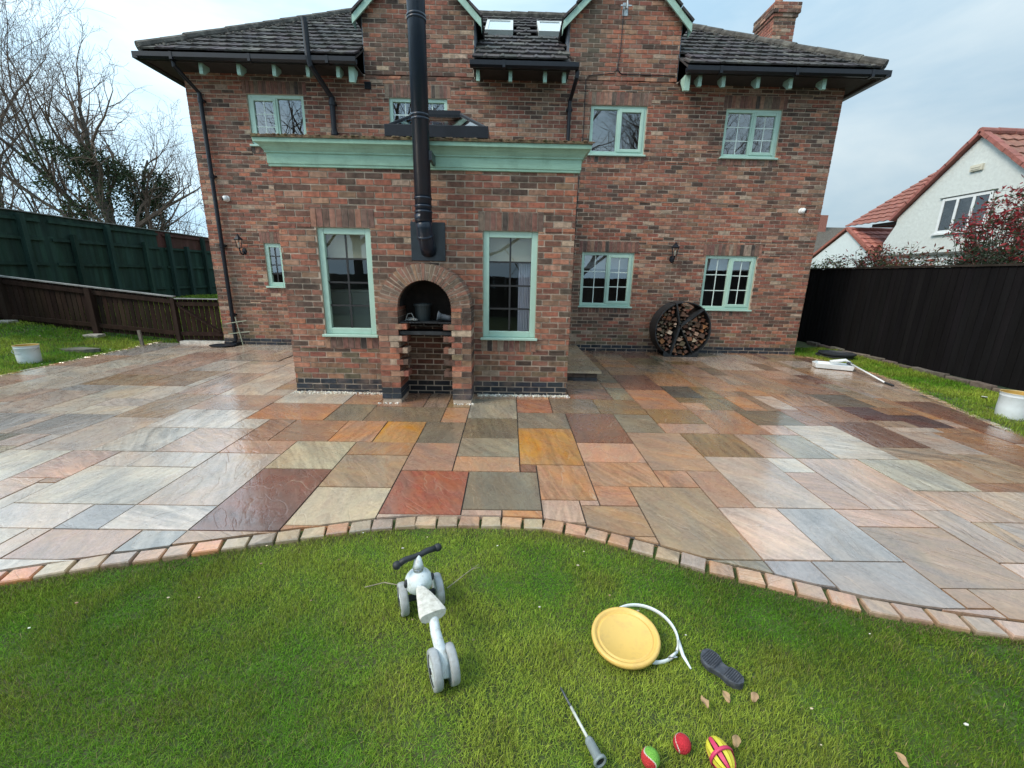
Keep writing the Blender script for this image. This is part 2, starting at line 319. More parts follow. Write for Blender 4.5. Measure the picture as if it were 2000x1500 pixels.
def wall_bricks(mb, place, u0, u1, zlo, zhi, holes, span=None, blue_to=-9, soot=None):
    """stretcher bond with real bricks; place(u, z, d) -> xyz, d = how far proud of the wall"""
    k0 = math.floor(zlo / .075 - .001); k1 = math.ceil(zhi / .075 - .001)
    for k in range(k0, k1):
        za, zb = k * .075, (k + 1) * .075 - .012
        za = max(za, zlo); zb = min(zb, zhi)
        if zb - za < .012: continue
        cuts = [za, zb]
        for h in holes:
            for q in (h[2], h[3]):
                if za + .008 < q < zb - .008: cuts.append(q)
        cuts.sort()
        for c0, c1 in zip(cuts[:-1], cuts[1:]):
            zc = (c0 + c1) / 2; a0, a1 = (u0, u1)
            if span: a0, a1 = span(c1)
            if a1 - a0 < .05: continue
            iv = [(a0, a1)]
            for h in holes:
                if h[2] - .002 < zc < h[3] + .002:
                    nv = []
                    for a, b in iv:
                        if h[1] <= a or h[0] >= b: nv.append((a, b)); continue
                        if h[0] > a: nv.append((a, h[0]))
                        if h[1] < b: nv.append((h[1], b))
                    iv = nv
            off = .1125 * (k % 2)
            n0 = math.floor((a0 - u0 + off) / .225) - 1; n1 = math.ceil((a1 - u0 + off) / .225) + 1
            for n in range(n0, n1):
                b0 = u0 - off + n * .225 + .006; b1 = b0 + .213
                cc = brick_col(zc, blue=zc < blue_to, u=(b0 + b1) / 2)
                if soot: cc = soot(cc, (b0 + b1) / 2, zc)
                jz = rb.uniform(-.0025, .0025)
                for a, b in iv:
                    x0, x1 = max(a, b0), min(b, b1)
                    if x1 - x0 < .02: continue
                    d = rb.uniform(-.003, .004); t = rb.uniform(-.002, .002)
                    P = [place(x0, c0 + jz, -.03), place(x1, c0 + jz, -.03), place(x1, c1 + jz, -.03), place(x0, c1 + jz, -.03),
                         place(x0 + .002, c0 + .002 + jz, d), place(x1 - .002, c0 + .002 + jz, d + t), place(x1 - .002, c1 - .002 + jz, d + t), place(x0 + .002, c1 - .002 + jz, d)]
                    mb.add(P, [(4, 5, 6, 7), (0, 1, 5, 4), (1, 2, 6, 5), (2, 3, 7, 6), (3, 0, 4, 7)], cc)
def soldiers(mb, place, u0, u1, z0, z1, w_=.075, tint=None):
    n = max(1, round((u1 - u0) / w_)); w_ = (u1 - u0) / n
    for i in range(n):
        x0 = u0 + i * w_ + .005; x1 = x0 + w_ - .010; d = rb.uniform(-.003, .005); c = rb.choices(BRC, [4, 5, 3, 3, 1.2, 1, 3, 2, 1.5, 1.5])[0]; c = jit(c, .12, rb)
        P = [place(x0, z0 + .004, -.03), place(x1, z0 + .004, -.03), place(x1, z1 - .006, -.03), place(x0, z1 - .006, -.03), place(x0, z0 + .006, d), place(x1, z0 + .006, d), place(x1, z1 - .008, d), place(x0, z1 - .008, d)]
        mb.add(P, [(4, 5, 6, 7), (0, 1, 5, 4), (1, 2, 6, 5), (2, 3, 7, 6), (3, 0, 4, 7)], c)
def backing(mb, place, u0, u1, z0, z1, holes, depth=-.008):
    us = sorted(set([u0, u1] + [min(max(q, u0), u1) for h in holes for q in h[:2]])); zs = sorted(set([z0, z1] + [min(max(q, z0), z1) for h in holes for q in h[2:4]]))
    for a, b in zip(us[:-1], us[1:]):
        for c, d in zip(zs[:-1], zs[1:]):
            um, zm = (a + b) / 2, (c + d) / 2
            if any(h[0] < um < h[1] and h[2] < zm < h[3] for h in holes): continue
            mb.add([place(a, c, depth), place(b, c, depth), place(b, d, depth), place(a, d, depth)], [(0, 1, 2, 3)])
    for h in holes:   # reveals
        a, b, c, d = h[:4]; D = -.16
        for p, q in (((a, c), (a, d)), ((a, d), (b, d)), ((b, d), (b, c)), ((b, c), (a, c))):
            mb.add([place(*p, depth), place(*q, depth), place(*q, D), place(*p, D)], [(0, 1, 2, 3)])

# ------------------------------------------------------------ windows
def window(parent, Y, x0, x1, z0, z1, leaves, sill=True, blind=None, leaded=False, room='dark', glass=None):
    """mint uPVC window; leaves: list of (fraction, kind) with kind fixed/opening and pane grid (cols, rows)"""
    g = glass or M_GLASS
    f = MB(); F = .062 if not leaded else .078; yf, yb = Y + .035, Y + .10
    f.box(x0, x0 + F, yf, yb, z0, z1); f.box(x1 - F, x1, yf, yb, z0, z1); f.box(x0 + F, x1 - F, yf, yb, z0, z0 + F); f.box(x0 + F, x1 - F, yf, yb, z1 - F, z1)
    W = x1 - x0 - 2 * F; xa = x0 + F
    for i, (fr, _, _) in enumerate(leaves[:-1]):
        xm = xa + W * sum(l[0] for l in leaves[:i + 1]); f.box(xm - .022, xm + .022, yf + .002, yb - .002, z0 + F, z1 - F)
    win = f.build('window', M_MINT, parent, bevel=.006)
    if sill:
        s = MB(); s.box(x0 - .03, x1 + .03, Y - .045, Y + .10, z0 - .035, z0 - .002); s.build('sill', M_MINT, win, bevel=.006)
    xa0 = xa
    for fr, kind, grid in leaves:
        xb0 = xa0 + W * fr; a = xa0 + (.022 if xa0 > xa + .001 else 0); b = xb0 - (.022 if xb0 < x1 - F - .001 else 0); c, d = z0 + F, z1 - F
        yp = Y + .07
        if kind == 'open':
            s = MB(); T = .045; ys = Y + .022
            s.box(a - .012, a + T, ys, ys + .05, c - .012, d + .012); s.box(b - T, b + .012, ys, ys + .05, c - .012, d + .012); s.box(a + T, b - T, ys, ys + .05, c - .012, c + T); s.box(a + T, b - T, ys, ys + .05, d - T, d + .012)
            s.build('sash', M_MINT, win, bevel=.006); a += T; b -= T; c += T; d -= T; yp = Y + .055
        p = MB(); p.box(a - .01, b + .01, yp, yp + .006, c - .01, d + .01); p.build('pane', g, win)
        if grid:
            s = MB(); t = .009 if not leaded else .0115; yy = yp - .006
            if leaded: yy = yp - .008
            for q in range(1, grid[0]): xx = a + (b - a) * q / grid[0]; s.box(xx - t, xx + t, yy, yy + .004, c, d)
            for q in range(1, grid[1]): zz = c + (d - c) * q / grid[1]; s.box(a, b, yy - .001, yy + .0045, zz - t, zz + t)
            s.build('glazing_bars', M_LEADBAR if leaded else M_BAR, win)
        xa0 = xb0
    if blind:
        s = MB(); nf = 3; h = (z1 - z0) * blind
        for q in range(nf): s.box(x0 + .05, x1 - .05, Y + .20 - .006 * q, Y + .215, z1 - h * (q + 1) / nf, z1 - h * q / nf + .02)
        s.build('blind', M_BLIND if leaded else M_GREYBL, win)
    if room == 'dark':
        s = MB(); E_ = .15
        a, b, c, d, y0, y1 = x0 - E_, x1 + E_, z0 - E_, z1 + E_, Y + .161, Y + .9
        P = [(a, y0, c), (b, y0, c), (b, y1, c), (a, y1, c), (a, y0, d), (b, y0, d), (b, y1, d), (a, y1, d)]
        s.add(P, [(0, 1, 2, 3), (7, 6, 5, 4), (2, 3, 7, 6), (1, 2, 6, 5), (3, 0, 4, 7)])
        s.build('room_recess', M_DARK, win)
    return win

# ------------------------------------------------------------ house
XL, XR, YB = -7.0, 5.5, 6.7
house = thing('brick_house', (-.75, 0, pz(0)), 'two storey red brick house with dark hipped roof, twin gables and mint green windows', 'house')
WIN = [  # x0,x1,z0,z1,leaves,blind
    (-5.87, -4.80, 3.79, 4.66, [(.5, 'open', (2, 3)), (.5, 'fixed', None)], None),
    (-3.18, -2.07, 3.90, 4.655, [(.5, 'fixed', (2, 3)), (.5, 'fixed', (2, 3))], None),
    (.685, 1.77, 3.765, 4.615, [(.5, 'fixed', None), (.5, 'open', None)], None),
    (3.295, 4.385, 3.765, 4.61, [(.5, 'fixed', (2, 3)), (.5, 'open', (2, 3))], None),
    (.68, 1.775, .83, 1.93, [(.5, 'fixed', (2, 3)), (.5, 'open', (2, 3))], .30),
    (3.265, 4.35, .81, 1.91, [(.5, 'fixed', (2, 3)), (.5, 'open', (2, 3))], .27),
    (-5.90, -5.52, 1.11, 1.97, [(1, 'fixed', (2, 4))], None)]
pF = lambda u, z, d: (u, -d, z)
holes = []; sold = []
for x0, x1, z0, z1, lv, bl in WIN:
    holes.append((x0, x1, z0 - .035, z1)); sold.append((x0 - .07, x1 + .07, z1, z1 + .225)); sold.append((x0 - .03, x1 + .03, z0 - .035 - .11, z0 - .035))
GAB = [(-3.60, -1.555), (.215, 2.27)]          # wall gables
GZ, APH = 6.00, 1.0
def gable_top(x, z_top=4.95):
    for a, b in GAB:
        if a <= x <= b: m = (a + b) / 2; return GZ + APH * (1 - abs(x - m) / ((b - a) / 2))
    return z_top
wb = MB(); wm = MB()
EXT = (-3.76, 0.0, -3.4285)
hall = holes + sold + [(EXT[0] + .02, EXT[1] - .02, -.5, 2.9)]
wall_bricks(wb, pF, XL, XR, pz(0) - .05, 5.0, hall, blue_to=0)
for a, b in GAB:
    m = (a + b) / 2; hw = (b - a) / 2
    def span(z, m=m, hw=hw): k = hw if z <= GZ else hw * max(0, 1 - (z - GZ) / APH); return (m - k, m + k)
    wall_bricks(wb, pF, a, b, 4.975, GZ + APH, [], span=span)
    wm.add([(a, .008, 4.98), (b, .008, 4.98), (b, .008, GZ), (m, .008, GZ + APH), (a, .008, GZ)], [(0, 1, 2, 3, 4)])
for s_ in sold: soldiers(wb, pF, *s_)
backing(wm, pF, XL, XR, -.5, 5.03, holes)
for side, X in ((-1, XL), (1, XR)):
    pS = (lambda u, z, d, X=X, s=side: (X + s * d, u if s > 0 else -u, z))
    wall_bricks(wb, pS, 0 if side > 0 else -YB, YB if side > 0 else 0, -.25, 4.98, [])
    wm.add([(X - side * .008, 0, -.5), (X - side * .008, YB, -.5), (X - side * .008, YB, 4.98), (X - side * .008, 0, 4.98)], [(0, 1, 2, 3)])
wm.add([(XL, YB, -.5), (XR, YB, -.5), (XR, YB, 4.98), (XL, YB, 4.98)], [(0, 1, 2, 3)])
wb.build('wall', M_BRICK, house); wm.build('mortar', M_MORTAR, house)
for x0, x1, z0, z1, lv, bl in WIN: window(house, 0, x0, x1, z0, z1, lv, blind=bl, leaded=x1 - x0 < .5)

# main hipped roof
ZE = 5.12; TP = .6745; EV = .5; YR = 3.1; ZR = ZE + TP * (YR + EV)
EX0, EX1 = XL - .36, XR + .28; RX0, RX1 = -4.69, 2.46
yb = 2 * YR + EV
rf = MB(); u = .04

def zy(y): return ZE - u + TP * (y + EV)
A = (EX0 + .06, .06, zy(.06)); B = (EX1 - .06, .06, zy(.06)); C = (EX1, yb, ZE - u); D = (EX0, yb, ZE - u); E1 = (RX0, YR, ZR - u); E2 = (RX1, YR, ZR - u)
rf.add([A, B, C, D, E1, E2], [(0, 1, 5, 4), (1, 2, 5), (2, 3, 4, 5), (3, 0, 4)], (.06, .055, .055)); 
for xa, xb in ((EX0, GAB[0][0] - .01), (GAB[0][1] + .01, GAB[1][0] - .01), (GAB[1][1] + .01, EX1)):
    rf.hexa([(xa, -EV, zy(-EV) - .03), (xb, -EV, zy(-EV) - .03), (xb, .06, zy(.06) - .03), (xa, .06, zy(.06) - .03), (xa, -EV, zy(-EV)), (xb, -EV, zy(-EV)), (xb, .06, zy(.06)), (xa, .06, zy(.06))], (.05, .045, .045))
rr = random.Random(5)
nrow = 13; slopeL = math.hypot(YR + EV, ZR - ZE); ex = slopeL / nrow
nrm = Vector((0, -(ZR - ZE), YR + EV)).normalized(); dn = Vector((0, -(YR + EV), -(ZR - ZE))).normalized()
SKY = [(-1.43, -.84), (-.30, .27)]; SKYY = (1.30, 2.30)
tx = .30
for r_ in range(nrow):
    t0 = r_ / nrow; t1 = (r_ + 1) / nrow
    yA = -EV + t0 * (YR + EV); zA = ZE + t0 * (ZR - ZE)
    xl = EX0 + t0 * (RX0 - EX0); xr = EX1 + t0 * (RX1 - EX1)
    n = int((xr - xl) / tx) + 2
    for i in range(-1, n):
        a = EX0 + (math.floor((xl - EX0) / tx) + i + .5 * (r_ % 2)) * tx; b = a + tx - .006
        a, b = max(a, xl), min(b, xr)
        if b - a < .03: continue
        xm = (a + b) / 2; ym = yA + .14
        if any(p - .02 < xm < q + .02 for p, q in SKY) and SKYY[0] - .05 < ym < SKYY[1] - .08: continue
        if any(p - .01 < xm < q + .01 for p, q in GAB) and yA < .9: continue
        for p, q in GAB:
            if yA < .9 and a < p < b: b = p - .01
            if yA < .9 and a < q < b: a = q + .01
        j = rr.uniform(-.006, .008); k = rr.uniform(-.004, .004)
        cc = jit((.052, .046, .047), .3, rr)
        if rr.random() < .06: cc = (.11, .105, .095)
        low = Vector((0, yA, zA)) + dn * (.03 + j) + nrm * (.040 + k); up_ = low - dn * (ex + .05) - nrm * .032
        th = nrm * .026
        P = [low - th, low - th, up_ - th, up_ - th, low, low, up_, up_]
        P = [Vector((x, p.y, p.z)) for x, p in zip((a, b, b, a, a, b, b, a), P)]
        rf.hexa(P, cc)
        rf.add([Vector((a + .02, low.y, low.z + .004)), Vector((a + .05, low.y, low.z + .016)), Vector((a + .08, low.y, low.z + .004)), Vector((a + .08, up_.y, up_.z + .004)), Vector((a + .05, up_.y, up_.z + .016)), Vector((a + .02, up_.y, up_.z + .004))], [(0, 1, 4, 5), (1, 2, 3, 4), (0, 2, 1)], cc) if b - a > .2 else None
roof = rf.build('roof', M_TILE, house)
hp = MB()
def caps(mb, a, b, r=.09, n=None, c=(.2, .2, .2)):
    a = Vector(a); b = Vector(b); L = (b - a).length; n = n or int(L / .42); d = (b - a) / n
    for i in range(n):
        p = a + d * i; q = p + d * 1.03; o = Vector((0, 0, rr.uniform(-.008, .008)))
        mb.tube([p + o, q + o], [r * rr.uniform(.98, 1.08), r * .93], 10, c)
caps(hp, (EX0, -EV, ZE + .03), (RX0, YR, ZR + .03)); caps(hp, (EX1, -EV, ZE + .03), (RX1, YR, ZR + .03)); caps(hp, (RX0, YR, ZR + .03), (RX1, YR, ZR + .03)); caps(hp, (EX0, yb, ZE + .03), (RX0, YR, ZR + .03)); caps(hp, (EX1, yb, ZE + .03), (RX1, YR, ZR + .03))
hp.build('ridge_tiles', M_HIP, roof, smooth=False)
# moss clumps along the hips
ms = MB()
for (p, q, n) in (((EX0, -EV, ZE), (RX0, YR, ZR), 150), ((EX1, -EV, ZE), (RX1, YR, ZR), 190)):
    p = Vector(p); q = Vector(q)
    for i in range(n):
        t = rr.random(); o = p.lerp(q, t); side = 1 if p.x < q.x else -1
        o += Vector((side * rr.uniform(.05, .30), 0, .03)); ms.ball(o, rr.uniform(.015, .045), nu=6, nv=4, sc=(1, 1, .6))
tag(ms.build('moss', M_HIP, roof), kind='stuff')
# skylights
for a, b in SKY:
    f = MB(); g = MB()
    def sp(x, y, d): return Vector((x, y, ZE + TP * (y + EV))) + nrm * d
    y0, y1 = SKYY; t = .06
    for (xa, xb, ya, yb_) in ((a, a + t, y0, y1), (b - t, b, y0, y1), (a + t, b - t, y0, y0 + t), (a + t, b - t, y1 - t, y1)):
        f.hexa([sp(xa, ya, -.02), sp(xb, ya, -.02), sp(xb, yb_, -.02), sp(xa, yb_, -.02), sp(xa, ya, .075), sp(xb, ya, .075), sp(xb, yb_, .075), sp(xa, yb_, .075)])
    g.add([sp(a + t, y0 + t, .06), sp(b - t, y0 + t, .06), sp(b - t, y1 - t, .06), sp(a + t, y1 - t, .06)], [(0, 1, 2, 3)])
    s = f.build('skylight', mat('skylight_frame', (.55, .58, .56), .4), roof); g.build('pane', mat('skylight_glass', (.42, .5, .53), .08, coat=1), s)
# gable roofs, bargeboards, cheeks
for a, b in GAB:
    m = (a + b) / 2; hw = (b - a) / 2; ov = .14; sl = APH / hw
    g = MB(); bb = MB()
    for s in (-1, 1):
        ld = MB(); xo = m + s * (hw + ov); zo = GZ - sl * ov; n = 5
        for i in range(n):
            t0, t1 = i / n, (i + 1) / n
            p0 = Vector((xo + (m - xo) * t0, 0, zo + (GZ + APH - zo) * t0 + .06)); p1 = Vector((xo + (m - xo) * t1, 0, zo + (GZ + APH - zo) * t1 + .035))
            for j in range(9):
                ya = -.16 + j * .27; yb_ = ya + .262; nn = Vector((s * sl, 0, 1)).normalized() * .035
                g.hexa([(p0.x, ya, p0.z), (p1.x, ya, p1.z), (p1.x, yb_, p1.z), (p0.x, yb_, p0.z)] + [(p.x + nn.x, y_, p.z + nn.z + rr.uniform(-.003, .003)) for p, y_ in ((p0, ya), (p1, ya), (p1, yb_), (p0, yb_))], jit((.055, .05, .052), .3, rr))
        # bargeboard
        d0 = Vector((xo, 0, zo)); d1 = Vector((m, 0, GZ + APH)); h = .17; yb0 = -.13
        P = [(d0.x, yb0, d0.z - .10), (d1.x, yb0, d1.z - h + .04), (d1.x, yb0, d1.z + .03), (d0.x, yb0, d0.z + .03)]
        Q = [(p[0], yb0 + .03, p[2]) for p in P]
        bb.add(P + Q, [(0, 1, 2, 3), (7, 6, 5, 4), (0, 4, 5, 1), (3, 2, 6, 7), (0, 3, 7, 4)])
        bb.add([(xo, yb0, zo - .10), (xo + s * .0, .10, zo - .10), (xo, .10, zo + .03), (xo, yb0, zo + .03)], [(0, 1, 2, 3)])
        # lead cheek
        xc = m + s * (hw - .01)
        ld.box(min(xc, xc + s * .03), max(xc, xc + s * .03), .02, 1.6, 5.05, GZ + .02); ld.build('lead_cheek', M_LEAD, house)
    g.build('gable_roof', M_TILE, house); bb.build('bargeboard', M_MINT3, house)
# soffit, gutters, rafter tails
for xa, xb in ((EX0 + .02, GAB[0][0] - .02), (GAB[0][1] + .02, GAB[1][0] - .02), (GAB[1][1] + .02, EX1 - .02)):
    so = MB(); so.box(xa, xb, -EV + .05, 0, 4.985, 5.0); so.box(xa, xb, -EV + .03, -EV + .05, 4.96, 5.10)
    if xa < -7: so.box(EX0 + .04, XL, 0, YB, 4.985, 5.0); so.box(EX0 + .02, EX0 + .04, -EV + .05, YB, 4.96, 5.10)
    if xb > 5.6: so.box(XR, EX1 - .04, 0, YB, 4.985, 5.0); so.box(EX1 - .04, EX1 - .02, -EV + .05, YB, 4.96, 5.10)
    so.build('soffit', M_SOFFIT, house)
for xa, xb in ((EX0 - .02, GAB[0][0] + .02), (GAB[0][1] - .03, GAB[1][0] + .12), (GAB[1][1] - .02, EX1 + .03)):
    g = MB(); pr = [(-.02, 5.06), (-.02, 4.995), (-.05, 4.965), (-.09, 4.965), (-.125, 4.995), (-.125, 5.065), (-.115, 5.065), (-.115, 5.0), (-.087, 4.977), (-.053, 4.977), (-.03, 5.0), (-.03, 5.06)]
    n = len(pr); V = [(xa, -EV + .05 + y, z) for y, z in pr] + [(xb, -EV + .05 + y, z) for y, z in pr]
    g.add(V, [(i, (i + 1) % n, n + (i + 1) % n, n + i) for i in range(n)] + [tuple(range(n))[::-1], tuple(range(n, 2 * n))])
    for xx in np.arange(xa + .6, xb - .2, 1.35): g.box(xx - .025, xx + .025, -EV - .082, -EV + .03, 4.955, 5.068)
    g.build('gutter', M_BLACK, house)
for xx in (EX0 - .02, EX1 + .03):
    g = MB(); s = -1 if xx < 0 else 1; x_ = xx - s * .02
    g.box(min(x_, x_ + s * .09), max(x_, x_ + s * .09), -EV - .07, YB, 4.965, 5.065); g.build('gutter', M_BLACK, house)
for xx in (-6.40, -5.73, -5.10, -4.50, -3.96, -3.72, -1.455, -.87, -.245, .10, 2.33, 2.56, 2.99, 3.62, 4.215, 4.83):
    g = MB(); big_ = xx in (-3.72, 2.33); wd = .032 if not big_ else .05; deep = -.40; zb_ = 4.81 if not big_ else 4.74
    P = [(-.20, 4.93), (-.20, 4.984), (deep, 4.984), (deep, zb_), (deep + .05, zb_)]
    V = [(xx - wd, y, z) for y, z in P] + [(xx + wd, y, z) for y, z in P]; n = 5
    g.add(V, [(i, (i + 1) % n, n + (i + 1) % n, n + i) for i in range(n)] + [(4, 3, 2, 1, 0), (5, 6, 7, 8, 9)]); g.build('rafter_tail', M_MINT3, house)
# downpipes
def pipe(pts, r=.036, name='downpipe', collars=()):
    g = MB(); g.tube(pts, r, 12)
    for z in collars:
        for a, b in zip(pts[:-1], pts[1:]):
            if min(a[2], b[2]) < z < max(a[2], b[2]):
                t = (z - a[2]) / (b[2] - a[2]); p = Vector(a).lerp(Vector(b), t); g.tube([p - Vector((0, 0, .035)), p + Vector((0, 0, .035))], r * 1.25, 12); g.box(p.x - .06, p.x + .06, p.y, -.001, p.z - .015, p.z + .015)
    return g.build(name, M_BLACK, house, smooth=False)
pipe([(-6.82, -.47, 4.98), (-6.82, -.47, 4.90), (-6.70, -.075, 4.62), (-6.70, -.075, -.03), (-6.69, -.16, -.08)], .038, collars=(4.5, 3.2, 1.9, .5))
pipe([(.32, -.47, 4.98), (.32, -.47, 4.88), (.262, -.075, 4.64), (.255, -.075, 2.95)], .036, collars=(4.5, 3.3))
pipe([(-4.42, -.56, 5.62), (-4.41, -.56, 5.55), (-4.40, -.56, 5.05), (-4.385, -.54, 4.93), (-4.23, -.08, 4.60), (-4.225, -.08, 2.95)], .05, 'soil_vent_pipe', collars=(4.5, 4.0))
v_ = MB(); v_.box(-3.62, -3.5, -.02, 0, 4.78, 4.90); [v_.box(-3.615, -3.505, -.028, -.02, 4.79 + .02 * i, 4.80 + .02 * i) for i in range(5)]; v_.build('air_vent', M_BLACK, house)
# chimney stack on the right side wall
ch = MB(); cm = MB(); cx0, cx1, cy0, cy1 = 5.52, 6.06, 3.0, 3.8
wall_bricks(ch, lambda u, z, d: (u, cy0 - d, z), cx0, cx1, 0, 7.65, []); wall_bricks(ch, lambda u, z, d: (cx0 - d, -u, z), -cy1, -cy0, 5, 7.65, []); wall_bricks(ch, lambda u, z, d: (cx1 + d, u, z), cy0, cy1, 0, 7.65, [])
cm.box(cx0 + .008, cx1 - .008, cy0 + .008, cy1 - .008, -.2, 7.92)
for k, (o, za, zb) in enumerate(((.03, 7.65, 7.725), (.06, 7.725, 7.95))):
    wall_bricks(ch, lambda u, z, d: (u, cy0 - o - d, z), cx0 - o, cx1 + o, za, zb, []); wall_bricks(ch, lambda u, z, d: (cx0 - o - d, -u, z), -cy1 - o, -cy0 + o, za, zb, []); wall_bricks(ch, lambda u, z, d: (cx1 + o + d, u, z), cy0 - o, cy1 + o, za, zb, [])
    cm.box(cx0 - o + .008, cx1 + o - .008, cy0 - o + .008, cy1 + o - .008, za, zb - .005)
chm = ch.build('chimney', M_BRICK, house); cm.build('mortar', M_MORTAR, chm)
p_ = MB(); p_.lathe([(.10, 7.94), (.12, 7.98), (.095, 8.02), (.085, 8.28), (.11, 8.3), (.11, 8.33), (.075, 8.33), (.07, 8.0)], Matrix.Translation((5.79, 3.4, 0)), 16, (.35, .15, .09)); p_.build('chimney_pot', M_COLOR, chm)

# ------------------------------------------------------------ extension
ext = thing('brick_extension', (-1.88, -3.4285, pz(-3.43)), 'single storey flat roofed brick extension with mint cornice and tall leaded windows', 'extension')
EYf = EXT[2]; ew = MB(); em = MB()
EW = [(-3.29, -2.605, .615, 1.97), (-1.17, -.465, .61, 1.97)]
eh = [(a, b, c - .035, d) for a, b, c, d in EW]; es = []
for a, b, c, d in EW: es += [(a - .06, b + .06, d, d + .23), (a - .02, b + .02, c - .035 - .16, c - .035)]
pE = lambda u, z, d: (u, EYf - d, z)
OV = (-2.47, -1.27)   # oven footprint
def sootf(c, u, z):
    if -2.22 < u < -1.51 and z < 1.4: k = .22 if z > .7 else .42; return (c[0] * k, c[1] * k * .9, c[2] * k * .85)
    return c
wall_bricks(ew, pE, EXT[0], EXT[1], pz(EYf) + .0, 2.68, eh + es, blue_to=0, soot=sootf)
for s_ in es: soldiers(ew, pE, *s_, w_=.078)
backing(em, pE, EXT[0], EXT[1], -.5, 2.70, eh)
for s, X in ((-1, EXT[0]), (1, EXT[1])):
    wall_bricks(ew, (lambda u, z, d, X=X, s=s: (X + s * d, u if s > 0 else -u, z)), EYf if s > 0 else 0, 0 if s > 0 else -EYf, -.2, 2.68, [])
    em.add([(X - s * .008, EYf, -.5), (X - s * .008, 0, -.5), (X - s * .008, 0, 2.7), (X - s * .008, EYf, 2.7)], [(0, 1, 2, 3)])
ew.build('wall', M_BRICK, ext); em.build('mortar', M_MORTAR, ext)
for i, (a, b, c, d) in enumerate(EW): window(ext, EYf, a, b, c, d, [(1, 'fixed', (2, 4))], blind=.27, leaded=True, room=None, glass=M_GLASSE)
# cornice loop
prof = [(.004, 2.655), (.022, 2.66), (.022, 2.685), (.030, 2.69), (.030, 2.80), (.045, 2.805), (.045, 2.82), (.055, 2.835), (.07, 2.86), (.095, 2.885), (.125, 2.90), (.125, 2.945), (.0, 2.945)]
cn = MB(); V = []
for d, z in prof: V += [(EXT[0] - d, -.001, z), (EXT[0] - d, EYf - d, z), (EXT[1] + d, EYf - d, z), (EXT[1] + d, -.001, z)]
cn.add(V, [(4 * i + k, 4 * i + k + 1, 4 * i + k + 5, 4 * i + k + 4) for i in range(len(prof) - 1) for k in range(3)])
cn.build('cornice', M_MINT2, ext)
fr = MB(); H = (-2.55, -1.25, -2.30, -1.15)
for a, b, c, d in ((EXT[0] - .135, H[0], EYf - .14, 0), (H[1], EXT[1] + .135, EYf - .14, 0), (H[0], H[1], EYf - .14, H[2]), (H[0], H[1], H[3], 0)): fr.box(a, b, c, d - .002, 2.947, 2.975)
for i in range(190):
    x = rr.uniform(EXT[0] - .15, EXT[1] + .15); fr.ball((x, EYf - .13 + rr.uniform(-.015, .05), 2.975), rr.uniform(.008, .022), nu=6, nv=4, sc=(1.6, 1, .7))
fr.build('flat_roof', M_MOSS, ext)
# roof lantern
ln = MB(); lx0, lx1, ly0, ly1 = -2.58, -1.21, -2.38, -1.10
for a, b, c, d in ((lx0, lx1, ly0, ly0 + .07), (lx0, lx1, ly1 - .07, ly1), (lx0, lx0 + .07, ly0 + .07, ly1 - .07), (lx1 - .07, lx1, ly0 + .07, ly1 - .07)): ln.box(a, b, c, d, 2.95, 3.40)
for a, b, c, d in ((lx0 - .05, lx1 + .05, ly0 - .06, ly0 + .02), (lx0 - .05, lx1 + .05, ly1 - .02, ly1 + .06), (lx0 - .05, lx0 + .02, ly0 + .02, ly1 - .02), (lx1 - .02, lx1 + .05, ly0 + .02, ly1 - .02)): ln.box(a, b, c, d, 3.30, 3.46)
cxm, cym = -1.92, -1.74; cap = (-2.24, -1.60, -1.98, -1.72)
ln.box(cap[0], cap[1], cap[2], cap[3], 3.73, 3.80)
for p, q in (((lx0, ly0), (cap[0], cap[2])), ((lx1, ly0), (cap[1], cap[2])), ((lx0, ly1), (cap[0], cap[3])), ((lx1, ly1), (cap[1], cap[3]))): ln.bar((*p, 3.465), (*q, 3.75), .035, .03)
lan = ln.build('roof_lantern', M_BLACK, ext, bevel=.008)
lg = MB(); q4 = [(lx0, ly0), (lx1, ly0), (lx1, ly1), (lx0, ly1)]; c4 = [(cap[0], cap[2]), (cap[1], cap[2]), (cap[1], cap[3]), (cap[0], cap[3])]
lg.add([(*p, 3.46) for p in q4] + [(*p, 3.74) for p in c4], [(i, (i + 1) % 4, 4 + (i + 1) % 4, 4 + i) for i in range(4)]); lg.build('pane', glass_mat('lantern_glass', 3.2, (.35, .42, .48)), lan)
# interior of the extension
rm = MB(); a, b, c, d, e0, e1 = -3.60, -.16, EYf + .162, -.15, -.15, 2.55
P = [(a, c, e0), (b, c, e0), (b, d, e0), (a, d, e0), (a, c, e1), (b, c, e1), (b, d, e1), (a, d, e1)]
rm.add(P, [(2, 3, 7, 6), (1, 2, 6, 5), (3, 0, 4, 7)]); rm.add(P[:4], [(0, 1, 2, 3)])
for q in ((a, H[0], c, d), (H[1], b, c, d), (H[0], H[1], c, H[2]), (H[0], H[1], H[3], d)): rm.add([(q[0], q[2], e1), (q[1], q[2], e1), (q[1], q[3], e1), (q[0], q[3], e1)], [(0, 1, 2, 3)])
backing(rm, lambda u, z, dd: (u, c, z), a, b, e0, e1, eh, 0)
rm.build('room', M_ROOM, ext)
cb = thing('backdrop', (-.9, -1.2, -.15), 'added tall dark wooden dresser seen inside through the right leaded window', 'backdrop')  # added behind the glass to keep the right window dark
g = MB(); g.box(-1.55, -.3, -1.5, -1.0, -.15, 2.1); [g.box(-1.56, -.29, -1.51, -1.0, -.1 + k * .55, -.06 + k * .55) for k in range(4)]; g.build('cabinet', mat('dark_furniture', (.014, .013, .013), .6), cb)
g = MB(); [g.box(-1.5 + .6 * k, -.98 + .6 * k, -1.53, -1.512, .05, 1.9) for k in range(2)]; g.build('door', mat('dark_furniture'), cb)
g = MB(); n = 40
V = []
